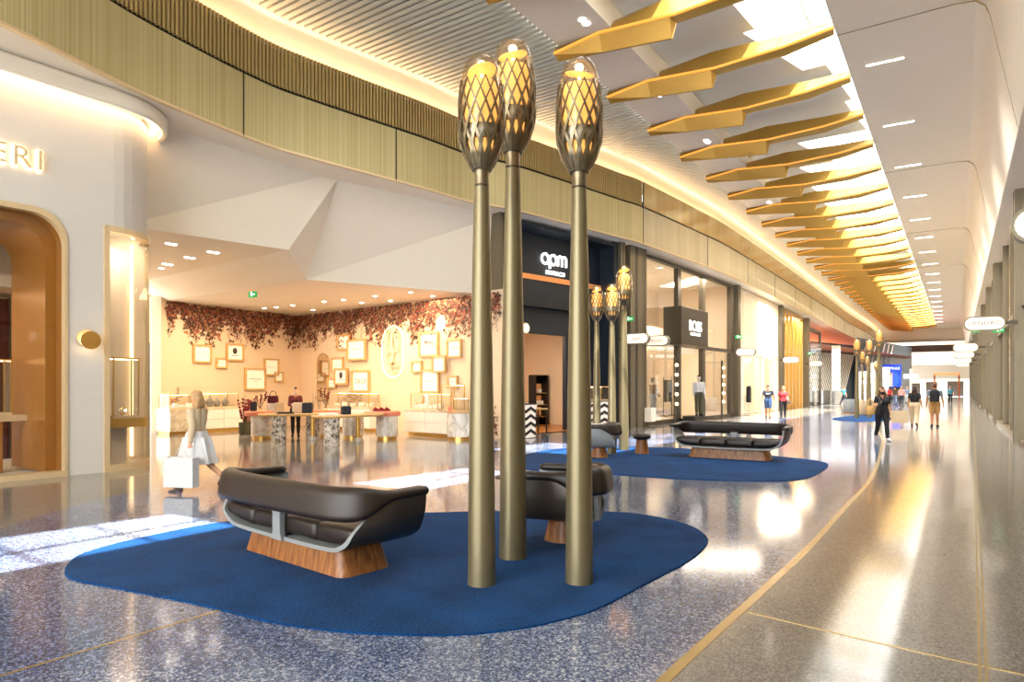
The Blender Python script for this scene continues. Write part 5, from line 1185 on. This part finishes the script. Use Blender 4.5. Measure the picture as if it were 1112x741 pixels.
def plinth_at(px, Y, label, w=1.0, h=.28, m='blackm'):
    p = P(px, 420, Y); t = thing('display_plinth', label, 'plinth', (p.x, p.y, .18 if Y < 28 else .02), ang(d2)); b = MB(); b.box(0, .2, h / 2, w, .6, h); b.build('block', M[m], t, bevel=.01); b = MB(); b.box(0, .2, .01, w * .94, .56, .02); b.build('foot', M['frame'], t); return p
p = plinth_at(757, 30.6, 'black plinth under the mannequin in the menswear doorway')
boxthing('shoe_box', 'white box on the floor of the first menswear window', 'box', P(706, 420, 27.4) - Vector((0, 0, EYE - .2)), .45, .3, .55, 'paper', ang(d2))
# white shop: hanging jacket and display
p = P(813, 420, 37.5); t = thing('hanging_jacket', 'dark jacket hanging in the white slatted shop', 'jacket', (p.x, p.y, 0), ang(d3))
b = MB(); b.loft([[(x * s, y, z) for x, y in rrect(.5, .2, .08, 3)] for z, s in ((.75, 1.0), (1.2, .95), (1.5, .95), (1.62, .6), (1.68, .25))]); b.build('jacket', M['c_black'], t, smooth=50); b = MB(); b.tube([(0, 0, 0), (0, 0, 1.75)], .02, 6); b.lathe([(.2, 0), (.2, .02)], 16); b.build('stand', M['grey'], t)

# ================================================================== FAR HALL
p = P(969, 413, 84); t = thing('advertising_screen', 'blue lit sign reading CAPSULE far down the hall', 'sign', p, -.35)
b = MB(); b.box(0, .1, 0, 2.0, .15, 2.9); b.build('screen', M['blue_screen'], t); text('CAPSULE', .42, 'lettering', M['bluesign'], t, (0, .01, .95), (PI / 2, 0, 0), .01)
b = MB(); b.box(-.45, .0, -.45, .9, .06, 1.7); b.build('poster', M['coral'], t); b = MB(); b.box(0, .12, -2.2, 2.0, .2, 1.6); b.build('base', M['navy'], t)
t.location.z = 3.0
for i, (px, Y, h, l) in enumerate(((896, 62, 1.3, 'grey planter box left of the white round column'), (909, 61, 1.25, 'grey planter box in front of the white round column'), (884, 70, 1.2, 'grey planter box by the glazed corner'))):
    p = P(px, 420, Y); t = thing('planter_box', l, 'planter', (p.x, p.y, 0)); b = MB(); b.loft([[(x * s, y * s, z) for x, y in rrect(.7, .7, .12)] for z, s in ((0, .92), (.05, 1), (h, 1), (h, .9), (h - .08, .9))]); b.build('box', M['grey'], t); b = MB(); b.lathe([(.28, h - .08), (.2, h - .05), (.01, h - .03)], 12); b.build('soil', M['c_brown'], t)
for px, Y, l in ((938.5, 38, 'beige upholstered block seat between the far lamps'), (925, 41, 'grey block seat left of the far lamps')):
    p = P(px, 420, Y); t = thing('block_seat', l, 'seat', (p.x, p.y, .0), .2); b = MB(); b.loft([[(x * s, y * s, z) for x, y in rrect(.8, .7, .12)] for z, s in ((.06, .97), (.1, 1), (.8, 1), (.86, .94))]); b.build('seat', M['c_sand'] if px > 930 else M['c_greytee'], t, smooth=40); b = MB(); b.box(0, 0, .03, .7, .6, .06); b.build('base', M['walnut'], t)
for px, Y, h, l in ((947, 72, 4.2, 'tall bright display tower right of the second far lamp'), (962, 80, 4.0, 'tall bright display tower in front of the blue sign'), (938, 60, 3.0, 'bright display tower between the far lamp posts')):
    p = P(px, 420, Y); t = thing('display_tower', l, 'display', (p.x, p.y, 0), -.3); b = MB(); b.box(0, 0, h / 2, .75, .4, h); b.build('body', M['white'], t)
    for k in range(5): b = MB(); b.box(0, -.22, h * (.14 + .18 * k), .6, .04, h * .13); b.build('lit_panel', M['bluesign'] if k % 2 else M['sign'], t)
p = P(989, 409, 80); t = thing('sign_post', 'white cross-shaped sign post near the end of the hall', 'sign', (p.x, p.y, 0), -TH); b = MB(); b.box(0, 0, 1.9, .25, .12, 3.8); b.build('post', M['white'], t); b = MB(); b.box(0, -.02, 2.9, 1.5, .14, .5); b.build('board', M['bluesign'], t)
p = P(1028, 420, 84); t = thing('portal_frame', 'brown door frame structure at the end of the hall', 'door frame', (p.x, p.y, 0), -TH); b = MB(); b.box(-1.3, 0, 1.6, .2, .2, 3.2); b.box(1.3, 0, 1.6, .2, .2, 3.2); b.build('posts', M['redwood'], t); b = MB(); b.box(0, 0, 3.25, 2.8, .22, .3); b.build('lintel', M['copper'], t)
# ================================================================== PEOPLE AND MANNEQUINS
def V3(*a): return Vector(a)
def person(name, label, cat, loc, face, H=1.7, fem=False, skin='skin', pose=None, clothes=(), hair=None, hairm='hairdark', group=None, vox=.011, mask=None, fat=1.0, facedet=True):
    """face: heading angle; the figure looks along local -Y. pose: joint angles in degrees."""
    pz = dict(lt=0, rt=0, lk=0, rk=0, la=0, ra=0, le=15, re=15, lab=8, rab=8, turn=0, lin=0, rin=0); pz.update(pose or {})
    t = thing(name, label, cat, loc, face, group); s = H / 1.75
    def rx(v, a): a = math.radians(a); return V3(v.x, v.y * math.cos(a) - v.z * math.sin(a), v.y * math.sin(a) + v.z * math.cos(a))
    hipz = .92; hw, sw = (.095, .165) if fem else (.09, .195)
    caps = []      # (region, p0, r0, p1, r1)
    J = {}
    legs = {}
    for sd, sg in (('l', 1), ('r', -1)):
        hip = V3(sg * hw, 0, hipz); kn = hip + rx(V3(sg * .0, 0, -.43), -pz[sd + 't']); an = kn + rx(V3(0, 0, -.42), -pz[sd + 't'] + pz[sd + 'k']); legs[sd] = [hip, kn, an]
    low = min(legs['l'][2].z, legs['r'][2].z) - .075
    dz = -low
    def up(v): return V3(v.x, v.y, v.z + dz)
    for sd, sg in (('l', 1), ('r', -1)):
        hip, kn, an = map(up, legs[sd]); J[sd + 'ankle'] = an
        caps += [(sd + 'thigh', hip, (.092 if fem else .088) * fat, kn, .056), (sd + 'shin', kn, .054, kn.lerp(an, .35), .056), (sd + 'shin', kn.lerp(an, .35), .056, an, .036)]
        pitch = -pz[sd + 't'] + pz[sd + 'k']; pitch = max(-20, min(38, pitch))
        toe = an + rx(V3(sg * .025, -.155, -.052), pitch * .8); heel = an + rx(V3(0, .045, -.045), pitch * .8)
        caps += [(sd + 'foot', heel, .038, toe, .027), (sd + 'foot', an, .038, heel, .038), (sd + 'foot', an, .036, toe, .025)]
    pel = up(V3(0, .0, hipz + .03)); waist = up(V3(0, 0, hipz + .2)); chest = up(V3(0, .0, hipz + .38)); neck0 = up(V3(0, .01, hipz + .53)); head = up(V3(0, -.015, hipz + .70))
    for sg in (1, -1):
        caps += [('hips', pel + V3(sg * hw * .8, .01, -.02), .105 * fat if fem else .098 * fat, waist + V3(sg * .05, 0, 0), .085 * fat), ('torso', waist + V3(sg * .05, 0, 0), .085 * fat, chest + V3(sg * .085, 0, 0), .098),
                 ('torso', chest + V3(sg * .08, 0, 0), .098, neck0 + V3(sg * .055, .01, -.05), .062)]
        if fem: caps.append(('torso', chest + V3(sg * .07, -.055, -.01), .07, chest + V3(sg * .07, -.07, -.03), .06))
    caps += [('neck', neck0 + V3(0, 0, -.03), .056, neck0 + V3(0, -.005, .09), .05)]
    caps += [('head', head + V3(0, .012, .03), .083, head + V3(0, .016, .055), .086), ('head', head + V3(0, -.02, -.04), .062, head + V3(0, -.01, .03), .078), ('head', head + V3(0, -.032, -.075), .040, head + V3(0, -.03, -.02), .058),
             ('head', head + V3(0, -.088, -.0), .010, head + V3(0, -.104, -.03), .014)]
    for sg in (1, -1): caps += [('head', head + V3(sg * .082, .01, .012), .014, head + V3(sg * .08, .008, -.02), .011)]
    for sd, sg in (('l', 1), ('r', -1)):
        sh = up(V3(sg * sw, .005, hipz + .475)); ab = math.radians(pz[sd + 'ab'])
        d1 = rx(V3(sg * math.sin(ab), 0, -math.cos(ab)), -pz[sd + 'a']); el = sh + d1 * .29
        d2 = rx(V3(sg * math.sin(ab) * .6 - sg * math.sin(math.radians(pz[sd + 'in'])), 0, -math.cos(ab)).normalized(), -pz[sd + 'a'] - pz[sd + 'e']); wr = el + d2 * .25; J[sd + 'wrist'] = wr; J[sd + 'hand'] = wr + d2 * .08
        caps += [('torso', chest + V3(sg * .08, 0, .05), .08, sh, .056), (sd + 'upper', sh, .054, el, .040), (sd + 'fore', el, .040, el.lerp(wr, .3), .041), (sd + 'fore', el.lerp(wr, .3), .041, wr, .026)]
        fwd = d2; side = V3(sg, 0, 0); side = (side - fwd * side.dot(fwd)).normalized(); across = fwd.cross(side).normalized()
        palm = wr + fwd * .075; caps += [(sd + 'hand', wr, .026, palm + across * .018, .022), (sd + 'hand', wr, .026, palm - across * .018, .022)]
        for k, (o, ln) in enumerate(((-.030, .068), (-.010, .078), (.010, .073), (.030, .058))):
            b0 = palm + across * o; b1 = b0 + fwd * ln * .5 - side * .006; b2 = b1 + fwd * ln * .42 - side * .022
            caps += [(sd + 'hand', b0, .0095, b1, .0088), (sd + 'hand', b1, .0088, b2, .0075)]
        th0 = wr + fwd * .03 - across * .026; th1 = th0 + fwd * .035 - across * .03 - side * .01; th2 = th1 + fwd * .03 - side * .012 - across * .004
        caps += [(sd + 'hand', th0, .012, th1, .0105), (sd + 'hand', th1, .0105, th2, .009)]
    caps = [(r, a * s, ra * s, c * s, rc * s) for r, a, ra, c, rc in caps]; J = {k: v * s for k, v in J.items()}; J['head'] = head * s; J['neck'] = neck0 * s; J['chest'] = chest * s; J['pel'] = pel * s
    def grow(cp, v):
        b = MB()
        for _, p, r0, q, r1 in cp:
            b.ball(p, r0, 10, 8); b.ball(q, r1, 10, 8)
            if (q - p).length > 1e-4: b.tube([p, q], [r0, r1], 10)
        o = b.build('tmp', M[skin]); md = o.modifiers.new('r', 'REMESH'); md.mode = 'VOXEL'; md.voxel_size = v
        sm = o.modifiers.new('s', 'SMOOTH'); sm.iterations = 2; sm.factor = .5
        dg = bpy.context.evaluated_depsgraph_get(); dg.update(); me = bpy.data.meshes.new_from_object(o.evaluated_get(dg)); bpy.data.objects.remove(o); return me
    me = grow(caps, vox); me.name = 'body'; me.materials.clear()
    for m_ in (skin, 'eye', 'lip'): me.materials.append(M[m_])
    nv = len(me.vertices); co = np.empty(nv * 3); me.vertices.foreach_get('co', co); co = co.reshape(-1, 3)
    no = np.empty(nv * 3); me.vertices.foreach_get('normal', no); no = no.reshape(-1, 3)
    best = np.full(nv, 1e9); reg = np.zeros(nv, int); par = np.zeros(nv)
    for i, (r_, p, r0, q, r1) in enumerate(caps):
        p, q = np.array(p), np.array(q); dv = q - p; ll_ = max(dv @ dv, 1e-9); tt = np.clip(((co - p) @ dv) / ll_, 0, 1)
        dd = np.linalg.norm(co - p - tt[:, None] * dv, axis=1) - (r0 + (r1 - r0) * tt); k = dd < best; best[k] = dd[k]; reg[k] = i; par[k] = tt[k]
    names = [c[0] for c in caps]; rn = [names[i] for i in reg]
    if facedet:
        h_ = J['head']
        for p in me.polygons:
            c = p.center
            if p.normal.y < -.2 and abs(c.y - h_.y) < .13 * s:
                x, z = abs(c.x - h_.x) / s, (c.z - h_.z) / s
                if abs(x - .032) < .013 and abs(z - .008) < .007: p.material_index = 1
                elif x < .024 and abs(z + .062) < .007: p.material_index = 2
    me.polygons.foreach_set('use_smooth', [True] * len(me.polygons))
    body = bpy.data.objects.new('body', me); C.objects.link(body); body.parent = t
    faces = [tuple(p.vertices) for p in me.polygons]
    def garment(nm, m, test, off):
        ok = np.array([test(rn[i], par[i], co[i]) for i in range(nv)]); sel = [f for f in faces if all(ok[v] for v in f)]
        if not sel: return
        used = sorted({v for f in sel for v in f}); ix = {v: i for i, v in enumerate(used)}; n = len(used)
        vo = [tuple(co[v] + no[v] * off) for v in used]; vs = vo + [tuple(co[v] + no[v] * .001) for v in used]
        ff = [tuple(ix[v] for v in f) for f in sel]; ed = {}
        for f in ff:
            for a, c in zip(f, f[1:] + f[:1]): ed.setdefault((min(a, c), max(a, c)), []).append((a, c))
        ff += [(e[0][1], e[0][0], e[0][0] + n, e[0][1] + n) for e in ed.values() if len(e) == 1]
        m2 = bpy.data.meshes.new(nm); m2.from_pydata(vs, [], ff); m2.materials.append(M[m]); m2.polygons.foreach_set('use_smooth', [True] * len(m2.polygons))
        o = bpy.data.objects.new(nm, m2); C.objects.link(o); o.parent = t
        md = o.modifiers.new('smooth', 'SMOOTH'); md.iterations = 3; md.factor = .4
    zk = lambda f: J['pel'].z * f
    T_ = {'shirt': lambda r, u, c: (r == 'torso' or r == 'hips' and c[2] > zk(.97) or r in ('lupper', 'rupper') and u < .62) and c[2] < J['neck'].z - .0 * s,
          'longsleeve': lambda r, u, c: (r == 'torso' or r == 'hips' and c[2] > zk(.9) or r[1:] in ('upper', 'fore')) and c[2] < J['neck'].z,
          'trousers': lambda r, u, c: r in ('hips', 'lthigh', 'rthigh', 'lshin', 'rshin') and c[2] < zk(1.12) and not (r[1:] == 'shin' and c[2] < .09 * s),
          'shorts': lambda r, u, c: (r == 'hips' or r[1:] == 'thigh' and u < .92) and c[2] < zk(1.1),
          'shoes': lambda r, u, c: r[1:] == 'foot',
          'mask': lambda r, u, c: r == 'head' and c[1] < J['head'].y - .02 * s and c[2] < J['head'].z - .012 * s}
    for nm, kind, m, off in clothes: garment(nm, m, T_[kind], off * s)
    if hair:
        hd = J['head']; hc = [('h', hd + V3(0, .025, .055) * s, .088 * s, hd + V3(0, .03, .02) * s, .088 * s), ('h', hd + V3(0, -.02, .085) * s, .062 * s, hd + V3(0, .04, .07) * s, .075 * s)]
        if hair == 'long':
            for sg in (1, -1): hc += [('h', hd + V3(sg * .07, .02, .03) * s, .036 * s, hd + V3(sg * .10, .01, -.14) * s, .042 * s), ('h', hd + V3(sg * .10, .01, -.14) * s, .042 * s, hd + V3(sg * .11, -.03, -.32) * s, .025 * s)]
            hc += [('h', hd + V3(0, .05, 0) * s, .08 * s, hd + V3(0, .07, -.2) * s, .07 * s), ('h', hd + V3(0, .07, -.2) * s, .08 * s, hd + V3(0, .09, -.34) * s, .04 * s)]
        if hair == 'bob':
            hc += [('h', hd + V3(0, .05, 0) * s, .084 * s, hd + V3(0, .075, -.09) * s, .07 * s), ('h', hd + V3(.05, .075, -.05) * s, .05 * s, hd + V3(.07, .07, -.15) * s, .04 * s), ('h', hd + V3(-.05, .075, -.05) * s, .05 * s, hd + V3(-.07, .07, -.15) * s, .04 * s)]
        m3 = grow(hc, .012); m3.name = 'hair'; m3.materials.clear(); m3.materials.append(M[hairm]); m3.polygons.foreach_set('use_smooth', [True] * len(m3.polygons))
        o = bpy.data.objects.new('hair', m3); C.objects.link(o); o.parent = t
    if mask: garment('face_mask', mask, T_['mask'], .006 * s)
    t['category'] = cat
    return t, J
def towards(deg): return math.radians(deg)
def wj(t, v): return Matrix.Translation(t.location) @ Matrix.Rotation(t.rotation_euler.z, 4, 'Z') @ v
HALL = -TH                     # local -Y then faces back along the hall, to the camera
# woman in black walking towards the camera
g = G(958, 479)
w1, J1 = person('person', 'woman in black top, trousers and mask walking towards the camera', 'person', g, HALL + .35, 1.66, True, 'skin', dict(lt=18, rt=-14, lk=4, rk=26, ra=18, re=95, rin=20, la=-8, le=18, rab=14), 
    [('top', 'shirt', 'c_black', .016), ('trousers', 'trousers', 'c_black', .016), ('shoes', 'shoes', 'c_white', .01)], 'long', 'hairbrown', mask='c_black', fat=1.08)
p = wj(w1, J1['rhand']); t = thing('phone', 'phone held up in the hand of the woman in black', 'phone', p, HALL); b = MB(); b.loft([[(x, y, z) for x, z in rrect(.075, .15, .012)] for y in (-.06, -.052)]); b.build('case', M['blackm'], t); b = MB(); b.box(0, -.0505, 0, .066, .002, .14); b.build('screen', M['navy'], t)
p = wj(w1, V3(-.30, .06, .80)); handbag('straw_bag', 'straw bag hanging at the side of the woman in black', p, HALL + .9, .36, .27, .16, 'straw', .22)
# woman and man seen from behind, walking away
g = G(993, 463.5)
w2, J2 = person('person', 'woman in black top and beige trousers walking away with a bag', 'person', g, HALL + PI, 1.68, True, 'skindark', dict(lt=14, rt=-12, lk=4, rk=22, la=6, ra=-4, lab=10, rab=14),
    [('top', 'shirt', 'c_black', .016), ('trousers', 'trousers', 'c_beige', .026), ('shoes', 'shoes', 'c_brown', .008)], 'bob', 'hairdark', fat=1.08)
p = wj(w2, J2['lhand']); t = thing('shopping_bag', 'large cream shopping bag carried by the woman in beige trousers', 'bag', (p.x - .30, p.y + .05, p.z - .62), HALL + .3)
b = MB(); b.loft([[(x * q, y * q2, z) for x, y in rrect(.62, .2, .02)] for z, q, q2 in ((0, .95, 1), (.03, 1, 1), (.5, 1, .9), (.5, .97, .8), (.1, .9, .8))]); b.build('body', M['c_beige'], t)
b = MB(); b.tube([(-.14, 0, .49), (-.06, 0, .64), (.06, 0, .64), (.14, 0, .49)], .008, 5); b.build('handle', M['c_beige'], t)
g = G(1015, 464)
m1, J3 = person('person', 'man in grey shirt and tan shorts walking away with a backpack', 'person', g, HALL + PI, 1.80, False, 'skindark', dict(lt=-6, rt=8, lk=12, rk=2, la=-4, ra=6, lab=12, rab=12),
    [('shirt', 'shirt', 'c_greytee', .020), ('shorts', 'shorts', 'c_tan', .030), ('shoes', 'shoes', 'c_black', .012)], 'short', 'hairbrown')
p = wj(m1, J3['chest']); t = thing('backpack', 'black backpack on the back of the man in tan shorts', 'backpack', p, HALL + PI)
b = MB(); b.loft([[(x * q, .15 + y * q, z) for x, y in rrect(.34, .17, .06)] for z, q in ((-.30, .9), (-.26, 1), (.06, 1), (.16, .8), (.19, .5))]); b.build('body', M['c_black'], t, smooth=50)
b = MB(); b.loft([[(x, .235 + y, z) for x, y in rrect(.24, .06, .02)] for z in (-.26, -.06)]); b.build('pocket', M['c_black'], t, smooth=40)
b = MB()
for sg in (1, -1): b.tube([(sg * .11, .08, .15), (sg * .125, .0, .17), (sg * .13, -.11, .08), (sg * .135, -.11, -.1), (sg * .14, .06, -.22)], .016, 6)
b.build('straps', M['c_black'], t)
# couple hand in hand
g = G(834, 454)
m2_, J4 = person('person', 'man in navy shirt and blue shorts walking hand in hand', 'person', g, HALL + .2, 1.72, False, 'skindark', dict(lt=8, rt=-8, lk=3, rk=16, lab=18, rab=14), [('shirt', 'shirt', 'c_navy', .02), ('shorts', 'shorts', 'c_blue', .028), ('shoes', 'shoes', 'c_brown', .01)], 'short', 'hairdark', mask='c_white', fat=1.1, vox=.013)
b = MB(); b.tube([(-.1, 0, .0), (0, 0, -.03), (.12, 0, .02)], .02, 5); o = b.build('shirt_print', M['c_white'], m2_); o.location = (0, J4['chest'].y - .13, J4['chest'].z)
g = G(850.5, 454)
w3, J5 = person('person', 'woman in red top and black trousers walking hand in hand', 'person', g, HALL + .2, 1.66, True, 'skin', dict(lt=-8, rt=8, lk=14, rk=3, rab=20, la=10, le=60), [('top', 'shirt', 'c_red', .018), ('trousers', 'trousers', 'c_black', .014), ('shoes', 'shoes', 'c_black', .008)], 'bob', 'hairblond', fat=1.1, vox=.013)
p = wj(w3, V3(.26, .02, .72)); handbag('handbag', 'brown shoulder bag of the woman in the red top', p, HALL, .26, .22, .12, 'c_brown', .3)
# passer-by near the corner shop
g = G(214, 531)
w4, J6 = person('person', 'person in beige top and white skirt walking left past the sofa', 'person', g, -PI / 2 - .25, 1.62, True, 'skin', dict(lt=22, rt=-18, lk=4, rk=34, la=-14, ra=16, le=20, re=25), [('top', 'longsleeve', 'c_beige', .018), ('shoes', 'shoes', 'c_brown', .008), ('leggings', 'shorts', 'c_white', .014)], 'bob', 'hairblond', vox=.010)
b = MB(); pe = J6['pel']; rr_ = [[(pe.x + rx_ * math.cos(a), pe.y - .0 + ry_ * math.sin(a) + .012 * math.sin(7 * a) * k, z) for a in [2 * PI * i / 40 for i in range(40)]] for k, (rx_, ry_, z) in enumerate(((.165, .14, pe.z + .10), (.20, .17, pe.z), (.235, .24, pe.z - .2), (.26, .31, pe.z - .42), (.25, .30, pe.z - .42), (.19, .16, pe.z)))]
b.loft(rr_, caps=False); b.build('skirt', M['c_white'], w4, smooth=60)
p = wj(w4, J6['lhand']); t = thing('shopping_bag', 'big white paper bag carried by the person in the white skirt', 'bag', (p.x - .05, p.y - .16, p.z - .60), -.2)
b = MB(); b.loft([[(x * q, y * q2, z) for x, y in rrect(.52, .16, .01, 2)] for z, q, q2 in ((0, 1, 1), (.46, 1, 1), (.46, .97, .9), (.1, .96, .9))]); b.build('body', M['c_white'], t)
b = MB(); b.tube([(-.12, 0, .45), (-.05, 0, .60), (.05, 0, .60), (.12, 0, .45)], .006, 5); b.build('handle', M['c_white'], t)
# salesperson behind the island
w5, J7 = person('person', 'salesperson in burgundy jacket standing behind the oak island table', 'person', (-7.15, 21.9, .002), .32, 1.62, True, 'skin', dict(la=20, ra=20, le=70, re=70, lin=25, rin=25), [('jacket', 'longsleeve', 'c_burg', .018), ('trousers', 'trousers', 'c_black', .014), ('shoes', 'shoes', 'c_black', .008)], 'short', 'hairdark', mask='c_white', vox=.012)
# strollers far down the hall
far = [(979, 441, 1.7, True, 'far figure in pink top walking beside the blue sign', 'c_pink', 'c_navy', 'hairblond', PI), (972, 440, 1.72, False, 'far figure in dark shirt next to the one in pink', 'c_brown', 'c_denim', 'hairdark', PI), (1032, 439, 1.74, False, 'far figure in teal shirt at the end of the hall', 'c_teal', 'c_black', 'hairdark', 0),
       (985, 438.5, 1.7, True, 'far figure in pale blue beside the white sign post', 'c_denim', 'c_white', 'hairbrown', 0), (966, 439, 1.66, True, 'far figure in red partly behind the woman in black', 'c_red', 'c_black', 'hairdark', PI), (916, 440, 1.7, False, 'far figure in teal shirt near the white round column', 'c_teal', 'c_navy', 'hairdark', .8)]
for px, py, h, f_, l, a_, c_, hm, rot in far:
    person('person', l, 'person', G(px, py), HALL + rot, h, f_, 'skin', dict(lt=14, rt=-12, lk=3, rk=22), [('shirt', 'shirt', a_, .02), ('trousers', 'trousers', c_, .018), ('shoes', 'shoes', 'c_black', .01)], 'short' if not f_ else 'bob', hm, vox=.018, facedet=True)
# mannequins in the menswear window
M['mann'] = mat('mannequin_white', '#d9d2c8', .4)
pm = on_plane(709, 440, A2 + n2 * .9, d2)
mq, Jm = person('mannequin', 'mannequin in brown jacket, cap and grey trousers in the menswear window', 'mannequin', (pm.x, pm.y, .2), ang(d2) + .9, 1.84, False, 'mann', dict(la=8, ra=10, le=40, re=30), [('jacket', 'longsleeve', 'c_brown', .026), ('trousers', 'trousers', 'c_denim', .03), ('shoes', 'shoes', 'c_white', .012)], 'short', 'c_brown', vox=.013)
pm = P(760, 420, 30.7)
mq2, Jm = person('mannequin', 'mannequin in white vest, green trousers and dark cap on the black plinth', 'mannequin', (pm.x, pm.y + .2, .302), ang(d2) - .9, 1.86, False, 'mann', dict(la=-4, ra=4, le=25, re=20), [('jacket', 'longsleeve', 'c_white', .024), ('trousers', 'trousers', 'c_olive', .024), ('shoes', 'shoes', 'c_black', .012)], 'short', 'c_black', vox=.013)
p = wj(mq2, V3(.0, .0, 1.35)); t = thing('backpack', 'dark backpack worn by the mannequin on the black plinth', 'backpack', p, ang(d2) - .9)
b = MB(); b.loft([[(x * q, .15 + y * q, z) for x, y in rrect(.32, .2, .06)] for z, q in ((-.32, .9), (-.28, 1), (.06, 1), (.16, .8), (.19, .5))]); b.build('body', M['c_olive'], t, smooth=50); b = MB(); b.loft([[(x, .25 + y, z) for x, y in rrect(.24, .06, .02)] for z in (-.26, -.06)]); b.build('pocket', M['c_brown'], t)
